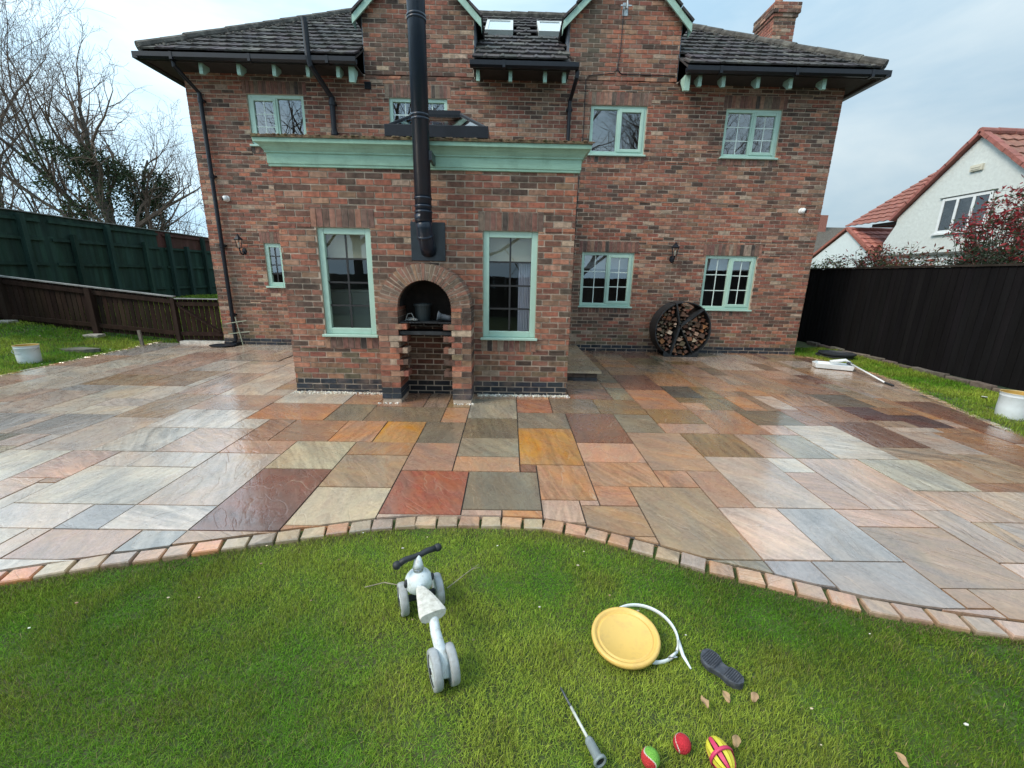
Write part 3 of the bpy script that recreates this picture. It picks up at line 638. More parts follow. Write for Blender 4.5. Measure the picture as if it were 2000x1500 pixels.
for i in range(n + 1):
    x = -.70 + .17 * i / n; y = EYf + .30 + .022 * math.sin(i * 1.15); V += [(x, y, .55), (x, y, 1.86)]
g.add(V, [(2 * i, 2 * i + 2, 2 * i + 3, 2 * i + 1) for i in range(n)]); tag(g.build('curtain', mat('white_cloth', (.50, .52, .60), .9), loc=(-.6, EYf + .3, .55), smooth=True), 'white pleated curtain hanging inside the right leaded window', 'curtain')
tb = thing('dining_table', (-2.6, -2.3, -.15), 'grey dining table seen inside through the left leaded window', 'table')
g = MB(); g.box(-3.2, -2.1, -2.6, -1.9, .58, .63); g.build('table_top', mat('grey_wood', (.16, .17, .165), .4), tb)
for x, y in ((-3.12, -2.52), (-2.18, -2.52), (-3.12, -1.98), (-2.18, -1.98)): g = MB(); g.box(x - .03, x + .03, y - .03, y + .03, -.15, .58); g.build('leg', mat('grey_wood'), tb)
pc = thing('pale_cupboard', (-3.1, -2.6, -.15), 'pale grey cupboard seen inside through the left leaded window', 'cupboard')
g = MB(); g.box(-3.45, -2.80, -2.78, -2.40, -.15, 1.18); g.build('cabinet', mat('pale_grey_paint', (.25, .29, .26), .6), pc)
for q in (0, 1): g = MB(); g.box(-3.43 + q * .315, -3.135 + q * .315, -2.80, -2.781, -.05, 1.14); g.build('door', mat('pale_grey_paint'), pc, bevel=.006)
tv = MB(); tv.box(-3.35, -2.3, -.2, -.155, 1.62, 1.86, (.01, .01, .012)); tag(tv.build('picture_rail', M_BLACK, loc=(-2.8, -.17, 1.62)), 'dark board on the far wall inside the left leaded window', 'shelf')
# ------------------------------------------------------------ brick oven
OY = -3.86
oven = thing('brick_oven', (-1.86, -3.64, pz(OY)), 'arched outdoor brick oven built against the extension wall below the black flue', 'oven')
ob = MB(); om = MB(); ZC = 1.02; RI = .327; AO, BO = .565, .525; XC = -1.865
pl = [(XC - .58, XC - RI + .0), (XC + RI, XC + .58)]
rb2 = random.Random(11)
for a, b in pl:
    # front faces course by course
    for k in range(-3, 14):
        za, zb = k * .075, k * .075 + .065
        if za < pz(OY) + .03: za = pz(OY) + .03
        blue = k < 0
        if k >= 13: zb = min(zb, ZC)
        if zb - za < .02: continue
        if k % 2 == 0: cuts = [a, (a + b) / 2, b]
        else: cuts = [a, b] if rb2.random() < .6 else [a, a + .14, b]
        for x0, x1 in zip(cuts[:-1], cuts[1:]):
            d = rb2.uniform(-.004, .004); ob.box(x0 + .004, x1 - .004, OY + d, EYf - .012, za, zb, brick_col(zb, blue))
        # inner and outer side faces get joints
    om.box(a + .010, b - .010, OY + .008, EYf - .01, pz(OY) - .02, ZC)
    mid_x = (a + b) / 2
for s in (-1, 1):     # projecting corbel bricks inside
    for k in (10, 8, 6, 4, 2):
        xa = XC + s * RI; ob.box(min(xa - s * .03, xa - s * .10), max(xa - s * .03, xa - s * .10) + 0, OY - .002, OY + .21, k * .075, k * .075 + .065, brick_col(2))
        ob.box(min(xa + s * .04, xa - s * .04), max(xa + s * .04, xa - s * .04), OY - .003, OY + .2, k * .075, k * .075 + .065, brick_col(2))
na = 29
for i in range(na):
    t0 = math.pi * i / na + .015; t1 = math.pi * (i + 1) / na - .015
    full = i % 2 == 0; fr_ = [(0, 1)] if full else ([(0, .47), (.53, 1)] if i % 4 == 1 else [(0, .40), (.46, 1)])
    for q0, q1 in fr_:
        def pt(t, q): return (XC + math.cos(t) * (RI + (AO - RI) * q), ZC + math.sin(t) * (RI + (BO - RI) * q))
        d = rb2.uniform(-.004, .004); sh = q0 > 0
        P = [pt(t0, q0), pt(t1, q0), pt(t1, q1), pt(t0, q1)]
        ob.hexa([(x, OY + d, z) for x, z in P] + [(x, EYf - .012, z) for x, z in P], jit(rb2.choice([(.21, .11, .078), (.16, .095, .068), (.25, .14, .09), (.13, .095, .07), (.24, .115, .08)]), .15, rb2))
# mortar arch
V = []; nm = 40
for i in range(nm + 1):
    t = math.pi * i / nm; V += [(XC + math.cos(t) * (RI + .006), OY + .008, ZC + math.sin(t) * (RI + .006)), (XC + math.cos(t) * (AO - .008), OY + .008, ZC + math.sin(t) * (BO - .008)), (XC + math.cos(t) * (RI + .006), EYf - .01, ZC + math.sin(t) * (RI + .006)), (XC + math.cos(t) * (AO - .008), EYf - .01, ZC + math.sin(t) * (BO - .008))]
om.add(V, [(4 * i, 4 * i + 4, 4 * i + 5, 4 * i + 1) for i in range(nm)] + [(4 * i + 1, 4 * i + 5, 4 * i + 7, 4 * i + 3) for i in range(nm)] + [(4 * i, 4 * i + 2, 4 * i + 6, 4 * i + 4) for i in range(nm)])
ob.build('brickwork', M_BRICK, oven); om.build('mortar', M_MORTAR, oven)
sl_ = MB()   # sooty inner lining of the vault
V = []
for i in range(25): t = math.pi * i / 24; V += [(XC + math.cos(t) * (RI - .004), OY + .09, ZC + math.sin(t) * (RI - .004)), (XC + math.cos(t) * (RI - .004), EYf - .02, ZC + math.sin(t) * (RI - .004))]
sl_.add(V, [(2 * i, 2 * i + 1, 2 * i + 3, 2 * i + 2) for i in range(24)], (.012, .011, .011))
sl_.add([(XC + math.cos(math.pi * i / 24) * (RI - .004), EYf - .018, ZC + math.sin(math.pi * i / 24) * (RI - .004)) for i in range(25)] + [(XC - RI, EYf - .018, .84), (XC + RI, EYf - .018, .84)], [tuple(range(27))], (.02, .014, .012))
sl_.build('soot_lining', M_SOOT, oven)
g = MB(); g.box(XC - RI + .002, XC + RI - .002, OY + .03, EYf - .03, .826, .836); [g.box(XC - .22 + .04 * k, XC - .21 + .04 * k, OY + .01, OY + .04, .826, .84) for k in range(12)]
g.build('shelf', M_STEEL, oven)
g = MB(); g.box(XC - RI + .002, XC + RI - .002, OY + .04, EYf - .03, .695, .712); g.box(XC - RI + .002, XC + RI - .002, OY + .035, OY + .05, .68, .725); g.build('charcoal_tray', M_STEEL, oven)
# things in the oven
tb_ = thing('plant_bucket', (-1.93, -3.62, .836), 'dark plastic bucket standing on the oven shelf', 'bucket')
g = MB(); g.lathe([(.0, 0), (.085, 0), (.105, .19), (.118, .19), (.118, .215), (.106, .215), (.09, .03), (0, .02)], Matrix.Translation((-1.93, -3.62, .838)), 20); g.build('bucket_body', mat('dark_grey_plastic', (.016, .024, .027), .55), tb_)
g = MB(); M = Matrix.Translation((-1.64, -3.72, .895)) @ Matrix.Rotation(R(-78), 4, 'Y') @ Matrix.Rotation(R(8), 4, 'X')
g.lathe([(0, -.09), (.04, -.09), (.035, -.04), (.04, .05), (.062, .08), (.062, .09), (.05, .09), (.03, .0), (0, 0)], M, 16)
tag(g.build('plastic_funnel', mat('grey_blue_plastic', (.09, .11, .135), .5), loc=(-1.64, -3.72, .84), smooth=True), 'grey plastic funnel lying on its side on the oven shelf', 'funnel')
g = MB(); rq = random.Random(2)
for i in range(9): g.tube([(-2.06 + rq.uniform(-.06, .06), -3.74 + rq.uniform(-.05, .05), .85 + rq.uniform(0, .03)) for _ in range(4)], .007, 5)
g.ball((-2.01, -3.76, .86), .028, nu=7, nv=5, sc=(1.6, 1, .6)); g.tube([(-2.13, -3.74, .84), (-2.10, -3.74, .93), (-2.05, -3.74, .94), (-2.01, -3.75, .86)], .005, 5)
tag(g.build('crumpled_foil', mat('silver_foil', (.30, .30, .29), .4, metal=.4), loc=(-2.05, -3.75, .84)), 'small heap of crumpled foil and wire on the oven shelf', 'foil')
# flue
fl = thing('flue_pipe', (-1.87, -3.73, 1.6), 'tall black enamelled flue pipe rising in front of the house from above the oven', 'flue pipe')
g = MB(); fp = [(-1.865, EYf - .03, 1.70), (-1.865, EYf - .12, 1.78), (-1.866, EYf - .20, 1.87), (-1.868, EYf - .24, 1.97), (-1.87, EYf - .25, 2.05)]
g.tube(fp, .095, 28); g.tube([(-1.87, EYf - .25, 2.03), (-1.88, EYf - .25, 2.12)], [.103, .103], 28); g.tube([(-1.866, EYf - .195, 1.86), (-1.868, EYf - .21, 1.89)], .100, 28)
g.build('elbow', M_FLUE, fl, smooth=True)
g = MB(); FX = lambda z: -1.868 - .006 * (z - 2)
g.tube([(FX(2.05), -3.685, 2.05), (FX(7.6), -3.685, 7.6)], .098, 36); g.build('pipe', M_FLUE, fl, smooth=True)
for z in (2.14, 2.20, 2.29, 3.12, 3.16, 4.08, 4.11, 5.2):
    g = MB(); g.lathe([(.098, -.014), (.104, -.012), (.106, 0), (.104, .012), (.098, .014)], Matrix.Translation((FX(z), -3.685, z)), 36); g.build('joint_band', M_FLUE, fl, smooth=True)
g = MB(); g.box(-2.088, -1.65, EYf - .022, EYf - .006, 1.585, 2.055); g.build('wall_plate', M_PLATE, fl, bevel=.004)
g = MB(); g.box(FX(2.7) + .085, FX(2.7) + .125, -3.72, EYf - .01, 2.70, 2.80); g.build('wall_bracket', M_PLATE, fl)

# ------------------------------------------------------------ ground, patio, edging
def yb_near(x):
    P = [(-30, -14.9), (-8.4, -8.42), (-3.70, -7.00), (-3.25, -6.85), (-2.74, -6.71), (-2.30, -6.585), (-2.0, -6.50), (-1.74, -6.435), (-1.4, -6.39), (-1.145, -6.385), (-.85, -6.385), (-.557, -6.405), (-.24, -6.49), (0, -6.60), (.217, -6.705), (.5, -6.84), (.75, -6.935), (1.19, -7.12), (1.66, -7.235), (1.9, -7.28), (3, -7.45), (5, -7.6), (30, -8)]
    for (a, b), (c, d) in zip(P[:-1], P[1:]):
        if a <= x <= c: t = (x - a) / (c - a); return b + (d - b) * t
    return -8
def xr_far(y):
    P = [(-12, 4.1), (-7.2, 4.5), (-4.77, 4.95), (-4.05, 5.12), (-3.03, 5.45), (-2.3, 5.70), (-1.66, 5.80), (-.9, 5.80), (-.4, 5.62), (0, 5.50), (1, 5.5)]
    for (a, b), (c, d) in zip(P[:-1], P[1:]):
        if a <= y <= c: return b + (d - b) * (y - a) / (c - a)
    return 5
def on_lawn(x, y):
    if x > 5.4 and y > -.2 and x < 7: return True
    if y > .12: return x < -7.05
    if x < -8.45: return True
    if x > xr_far(y) + .02: return x < 6.93
    return y < yb_near(x) - .118 + .018 * math.sin(x * 9.3) * math.sin(x * 23.1 + y * 40)
# ground sheet
gx = np.unique(np.concatenate([np.linspace(-90, -16, 12), np.linspace(-16, 12, 113), np.linspace(12, 90, 12)])); gy = np.unique(np.concatenate([np.linspace(-60, -12, 9), np.linspace(-12, 14, 105), np.linspace(14, 120, 12)]))
g = MB(); V = [(x, y, gz(x, y) - .030) for y in gy for x in gx]; nx = len(gx)
g.add(V, [(j * nx + i, j * nx + i + 1, (j + 1) * nx + i + 1, (j + 1) * nx + i) for j in range(len(gy) - 1) for i in range(nx - 1)])
tag(g.build('ground', M_SOIL, smooth=True), kind='structure')
SC = dict(ochre=(.40, .20, .055), dochre=(.20, .125, .055), otan=(.36, .20, .115), orange=(.38, .185, .095), obr=(.29, .15, .085), bor=(.36, .17, .08), tan=(.32, .215, .14), gtan=(.27, .205, .13), tanp=(.35, .21, .15), pink=(.40, .27, .215), pinko=(.40, .235, .165), pinkg=(.43, .345, .295), red=(.27, .085, .05), redbr=(.18, .078, .05), brown=(.13, .055, .042), maroon=(.11, .045, .042), grey=(.17, .155, .12), ggreen=(.165, .145, .10), gbrown=(.17, .125, .085), olive=(.115, .095, .06), lolive=(.21, .18, .125), lgrey=(.26, .24, .185), cream=(.42, .365, .265), pale=(.52, .44, .385), palegr=(.40, .385, .31), blue=(.27, .265, .265), streak=(.38, .28, .22), dark=(.06, .06, .055))  # pale and pinkg lightened to carry the sky's sheen on wet stone
SL = [('ochre', 3, 7, -3, 8), ('olive', -1, 3, 5, 12), ('lolive', -1, 3, -1, 5), ('otan', -1, 3, -5, -1), ('lgrey', -1, 3, 13, 23), ('redor', 3, 6, 16, 23), ('gbrown', 6, 10, 16, 23), ('grey', 3, 7, 9, 16), ('redbr', 7, 11, 4, 15), ('orange', -3, -1, 11, 18), ('gbrown', -9, -3, 11, 18), ('ggreen', -12, -9, 11, 19), ('orange', -18, -12, 11, 19), ('ggreen', -4, -1, 3, 11), ('ochre', -7, -4, 3, 10), ('bor', -10, -7, 3, 11), ('obr', -14, -10, 3, 11), ('obr', -8, -4, -1, 3), ('tanp', -4, -1, -5, 3), ('cream', -12, -8, -5, 3), ('pinko', -16, -12, -1, 3), ('tan', -8, -4, -9, -1), ('red', -4, 0, -14, -5), ('grey', 0, 4, -13, -5), ('brown', -12, -8, -17, -5), ('cream', -8, -4, -16, -9), ('pinkg', -16, -12, -13, -1), ('otan', 4, 7, -11, -4), ('pink', 4, 6, -15, -11), ('tan', 6, 9, -17, -12), ('redbr', 3, 4, -5, -3), ('pinko', 7, 11, -2, 4), ('otan', 7, 11, -7, -2), ('orange', 11, 13, -7, -4), ('orange', 7, 9, -12, -8), ('gtan', 9, 13, -19, -8), ('tan', 11, 15, -4, 8), ('grey', 11, 14, 8, 15), ('tanp', 13, 15, -11, -4), ('pinkg', 15, 19, -11, 0), ('streak', 21, 25, -12, 0), ('pale', 19, 21, -4, 0), ('pink', 19, 21, -11, -4), ('dochre', 15, 19, 0, 8), ('tanp', 14, 18, 8, 12), ('obr', 18, 22, 8, 19), ('pink', 19, 21, 0, 8), ('lgrey', 21, 24, 0, 8), ('pink', 22, 24, 8, 11), ('pale', 24, 27, 0, 11), ('olive', 22, 26, 12, 19), ('dochre', 14, 18, 12, 19), ('dochre', 10, 14, 16, 23), ('orange', 14, 18, 19, 31), ('dark', 18, 21, 27, 34), ('redbr', 8, 12, 24, 31), ('dochre', 20, 23, 19, 26), ('blue', 16, 19, -19, -12), ('palegr', 25, 29, -8, 0), ('pinkg', 13, 16, -19, -12), ('pink', 19, 23, -15, -12), ('streak', 23, 25, -20, -12), ('tan', 19, 23, -23, -15), ('grey', 10, 13, -22, -20), ('blue', 13, 15, -23, -20), ('blue', 15, 19, -25, -20), ('streak', 25, 28, -14, -8), ('tan', 29, 32, -6, 0), ('maroon', 32, 34, 15, 22), ('maroon', 35, 38, 12, 18), ('redbr', 28, 32, 4, 14), ('pale', -22, -16, -13, -7), ('blue', -18, -16, -17, -13), ('blue', -14, -12, -20, -17), ('pink', -18, -14, -21, -17), ('pale', -16, -12, -17, -13), ('tan', -12, -8, -19, -17), ('pale', -22, -18, -17, -13), ('pink', -25, -22, -8, -1), ('pale', -22, -20, -4, -1), ('pale', -20, -16, -5, -1), ('pale', -24, -20, -1, 7), ('pinkg', -28, -24, 0, 11), ('blue', -32, -28, 4, 12), ('pale', -32, -28, 12, 16)]
SC['redor'] = (.33, .13, .07)
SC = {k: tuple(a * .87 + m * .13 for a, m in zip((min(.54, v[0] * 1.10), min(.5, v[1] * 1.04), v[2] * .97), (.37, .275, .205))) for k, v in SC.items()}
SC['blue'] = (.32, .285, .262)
LM = .1485; occ = {}; slabs = []
I0, I1, J0, J1 = -49, 48, -46, 74
for s in SL:
    for i in range(s[1], s[2]):
        for j in range(s[3], s[4]): occ[i, j] = 1
    slabs.append(s)
rs = random.Random(21)
def free(i0, i1, j0, j1): return all((a, b) not in occ for a in range(i0, i1) for b in range(j0, j1))
grown = []
for nm_, i0, i1, j0, j1 in slabs:      # close the narrow gaps between neighbouring slabs
    for side, mxg in (('t', 3), ('b', 3), ('l', 1), ('r', 1)):
        g_ = 0
        while g_ <= mxg and ((side == 't' and free(i0, i1, j1 + g_, j1 + g_ + 1)) or (side == 'b' and free(i0, i1, j0 - g_ - 1, j0 - g_)) or (side == 'l' and free(i0 - g_ - 1, i0 - g_, j0, j1)) or (side == 'r' and free(i1 + g_, i1 + g_ + 1, j0, j1))): g_ += 1
        if 0 < g_ <= mxg:
            if side == 't': j1 += g_
            elif side == 'b': j0 -= g_
            elif side == 'l': i0 -= g_
            else: i1 += g_
            for a in range(i0, i1):
                for b in range(j0, j1): occ[a, b] = 1
    grown.append((nm_, i0, i1, j0, j1))
slabs = grown
def inside_cell(i, j):
    x = -1.147 + (i + .5) * LM; y = -5.345 + (j + .5) * LM / 2
    return x > -8.46 and x < xr_far(min(y, 1)) + .05 and y > yb_near(x) - .05 and y < .1
for j in range(J0, J1):
    for i in range(I0, I1):
        if (i, j) in occ or not inside_cell(i, j): continue
        x_ = -1.147 + i * LM; opts = [(6, 8), (4, 8), (4, 12), (6, 8), (4, 12), (6, 8), (4, 4), (4, 8)] if x_ < -3.4 or x_ > 2.6 else [(6, 8), (4, 8), (4, 8), (4, 12), (4, 4), (2, 8), (6, 4)]; rs.shuffle(opts)
        wd = 0
        W_, H_ = opts[0]
        while wd < W_ and (i + wd, j) not in occ: wd += 1
        W_ = wd; hh = 0
        while hh < H_ and all((i + q, j + hh) not in occ for q in range(W_)): hh += 1
        for a in range(W_):
            for b in range(hh): occ[i + a, j + b] = 1
        x = -1.147 + i * LM; y = -5.345 + j * LM / 2
        if x < -3.4: nm_ = rs.choices(['pale', 'pinkg', 'blue', 'tan', 'pink', 'cream', 'gbrown', 'grey', 'obr'], [8, 5, 1.3, 1 + 2 * (x > -5), 2.4, .6, .1, .2, .1 + 2 * (x > -4.6)])[0]  # left fill kept paler, sky reflection put into the slab colour
        elif y > -4.2 and x < 2.6: nm_ = rs.choices(['dochre', 'gbrown', 'redbr', 'ggreen', 'obr', 'tan', 'orange', 'otan', 'lolive', 'tanp'], [3, 4, 2, 1, 5, 4, 2, 2, 1.5, 2])[0]
        elif x < 2.6: nm_ = rs.choices(['otan', 'tan', 'pinkg', 'grey', 'pink', 'orange'], [3, 3, 3, 2, 2, 1])[0]
        else: nm_ = rs.choices(['tan', 'pinkg', 'streak', 'gbrown', 'pink', 'redbr', 'gtan', 'obr', 'otan'], [5, 3.5, 4, 1.5, 2, 1.2, 2, 2.5, 2])[0]
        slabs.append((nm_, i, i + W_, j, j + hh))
pt_ = MB(); JT = .0055
MH = (-5.95, -4.98, -1.60, -1.02)
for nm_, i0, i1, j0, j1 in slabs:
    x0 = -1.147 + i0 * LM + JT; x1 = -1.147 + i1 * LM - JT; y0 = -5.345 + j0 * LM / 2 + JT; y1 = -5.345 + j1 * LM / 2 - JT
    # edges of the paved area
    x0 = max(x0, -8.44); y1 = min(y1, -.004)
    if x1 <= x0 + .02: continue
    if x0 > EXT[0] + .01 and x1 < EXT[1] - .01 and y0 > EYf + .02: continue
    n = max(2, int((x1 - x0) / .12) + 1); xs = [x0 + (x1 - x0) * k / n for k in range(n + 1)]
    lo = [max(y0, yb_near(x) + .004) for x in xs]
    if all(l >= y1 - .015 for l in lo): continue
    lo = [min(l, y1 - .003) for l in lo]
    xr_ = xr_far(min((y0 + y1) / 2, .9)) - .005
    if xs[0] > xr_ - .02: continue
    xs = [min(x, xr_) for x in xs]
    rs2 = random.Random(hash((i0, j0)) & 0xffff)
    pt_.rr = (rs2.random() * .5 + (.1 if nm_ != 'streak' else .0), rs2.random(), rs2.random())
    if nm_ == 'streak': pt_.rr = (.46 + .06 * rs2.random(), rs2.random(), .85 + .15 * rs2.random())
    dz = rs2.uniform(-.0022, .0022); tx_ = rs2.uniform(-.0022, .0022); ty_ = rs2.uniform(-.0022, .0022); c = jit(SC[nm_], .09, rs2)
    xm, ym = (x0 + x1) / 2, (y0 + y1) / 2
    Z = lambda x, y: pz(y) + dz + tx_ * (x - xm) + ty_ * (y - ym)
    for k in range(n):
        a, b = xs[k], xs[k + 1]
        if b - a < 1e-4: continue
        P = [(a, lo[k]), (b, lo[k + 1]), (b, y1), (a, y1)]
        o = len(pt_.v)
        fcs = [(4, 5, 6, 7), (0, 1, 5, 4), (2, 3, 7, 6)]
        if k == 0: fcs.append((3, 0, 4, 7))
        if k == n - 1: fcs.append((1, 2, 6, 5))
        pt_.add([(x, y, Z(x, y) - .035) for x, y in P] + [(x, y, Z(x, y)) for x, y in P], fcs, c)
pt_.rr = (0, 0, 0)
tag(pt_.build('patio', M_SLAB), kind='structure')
g = MB(); V = []; ys = np.linspace(-9.5, .0, 40)
xs_ = np.linspace(-8.44, 5.9, 60)
for k, y in enumerate(ys[:-1]):
    pass
cols_ = []
for a, b in zip(xs_[:-1], xs_[1:]):
    ya, yb2 = yb_near(a) + .0, yb_near(b) + .0
    g.add([(a, ya, pz(ya) - .012), (b, yb2, pz(yb2) - .012), (b, 0, pz(0) - .012), (a, 0, pz(0) - .012)], [(0, 1, 2, 3)])
tag(g.build('patio_joints', M_GROUT), kind='structure')
# curved edging of small setts
eg = MB(); re_ = random.Random(9); x = -6.2; pts = []
while x < 4.6:
    y = yb_near(x); d = (yb_near(x + .02) - y) / .02; L = 1 / math.hypot(1, d); pts.append((x, y, d)); x += .152 * L
ECOL = [(.50, .31, .20), (.47, .33, .23), (.46, .29, .19), (.48, .28, .17), (.41, .31, .22), (.44, .28, .20), (.46, .37, .25), (.38, .29, .23), (.52, .25, .13)]
def sett(mb, c0, tdir, ln_, wd_, rnd):
    t = Vector((tdir[0], tdir[1], 0)).normalized(); n = Vector((-t.y, t.x, 0)); j = lambda: rnd.uniform(-.005, .005)
    P = [c0 - t * (ln_ / 2 + j()) - n * (wd_ / 2 + j()), c0 + t * (ln_ / 2 + j()) - n * (wd_ / 2 + j()), c0 + t * (ln_ / 2 + j()) + n * (wd_ / 2 + j()), c0 - t * (ln_ / 2 + j()) + n * (wd_ / 2 + j())]
    z = pz(c0.y) + .002 + rnd.uniform(-.003, .003); cc = jit(rnd.choice(ECOL), .12, rnd)
    ctr = sum(P, Vector()) / 4
    top = [p.lerp(ctr, .07) for p in P]
    mb.rr = (rnd.random() * .9 + .05, rnd.random(), rnd.random())
    mb.add([(p.x, p.y, z - .05) for p in P] + [(p.x, p.y, z - .008) for p in P] + [(p.x, p.y, z) for p in top], [(0, 1, 5, 4), (1, 2, 6, 5), (2, 3, 7, 6), (3, 0, 4, 7), (4, 5, 9, 8), (5, 6, 10, 9), (6, 7, 11, 10), (7, 4, 8, 11), (8, 9, 10, 11)], cc)
for x, y, d in pts: 
    t = Vector((1, d, 0)).normalized(); n = Vector((-t.y, t.x, 0)); sett(eg, Vector((x, y, 0)) - n * .070, t, .136, .105, re_)
y = -8.3
while y < .1: sett(eg, Vector((-8.50, y, 0)), (0, 1), .136, .10, re_); y += .152
y = -7.3
while y < -.2:
    dx = (xr_far(y + .05) - xr_far(y)) / .05; sett(eg, Vector((xr_far(y) + .055, y, 0)), (dx, 1), .136, .09, re_); y += .152
tag(eg.build('patio_edging', M_SLAB), kind='structure')
# manhole cover frame set in the paving
g = MB(); zf = lambda y: pz(y) + .004
a, b, c, d = MH
g.hexa([(p, q, zf(q) - .03) for p, q in ((a, c), (b, c), (b, d), (a, d))] + [(p, q, zf(q)) for p, q in ((a, c), (b, c), (b, d), (a, d))], (.09, .06, .05)); mh = thing('manhole_cover', (-5.45, -1.3, pz(-1.3)), 'recessed slab filled manhole cover in the patio near the left of the extension', 'manhole cover')
g.build('frame', mat('rust_frame', (.05, .035, .03), .6, var=.3), mh)
g = MB(); g.rr = (.3, .2, .7); i_ = .018
g.hexa([(p, q, zf(q)) for p, q in ((a + i_, c + i_), (b - i_, c + i_), (b - i_, d - i_), (a + i_, d - i_))] + [(p, q, zf(q) + .006) for p, q in ((a + i_, c + i_), (b - i_, c + i_), (b - i_, d - i_), (a + i_, d - i_))], (.36, .28, .22)); g.build('slab_infill', M_SLAB, mh)
# step right of the extension
st = thing('stone_step', (.4, -1.5, pz(-1.5)), 'low paved step running along the right side of the extension', 'step')
g = MB(); rs3 = random.Random(4); y = -2.63
for k, yy in enumerate((-2.63, -2.18, -1.75, -1.2, -.6)):
    y1 = (-2.18, -1.75, -1.2, -.6, -.02)[k]; g.rr = (rs3.random() * .5, rs3.random(), rs3.random())
    g.box(.012, .66, yy + .004, y1 - .004, -.055, -.020, jit((.40, .30, .19), .12, rs3))
g.build('tread', M_SLAB, st)
g = MB()
for k in range(9): g.box(.02, .60, -2.56 + k * .28 + .005, -2.56 + (k + 1) * .28 - .005, -.22, -.060, jit((.13, .095, .075), .2, rs3))
for k in range(3): g.box(.03 + k * .195, .215 + k * .195, -2.585, -2.561, -.20, -.135, jit((.05, .05, .055), .2, rs3)); g.box(.03 + k * .195, .215 + k * .195, -2.585, -2.561, -.13, -.065, jit((.09, .06, .05), .2, rs3))
g.build('riser', M_STONE, st)
# white gravel at the foot of the extension
g = MB(); rg = random.Random(8)
for i in range(1100):
    x = rg.uniform(EXT[0] - .02, EXT[1] + .05); y = EYf - rg.uniform(.0, .085) ** 1.0
    if OV[0] - .03 < x < OV[1] + .03: y = OY - rg.uniform(0, .05); 
    if XC - RI < x < XC + RI: continue
    if OV[0] - .03 < x < OV[1] + .03 and rg.random() < .8: continue
    s = rg.uniform(.006, .016); g.ball((x, y, pz(y) + s * .4), s, Matrix.Rotation(rg.uniform(0, 6), 3, 'Z').to_4x4(), nu=5, nv=3, c=jit(rg.choice([(.62, .58, .5), (.7, .68, .62), (.45, .38, .3)]), .15, rg), sc=(1.3, .9, .7))
tag(g.build('gravel', M_STONE), 'strip of white gravel at the foot of the extension wall', 'gravel', kind='stuff')

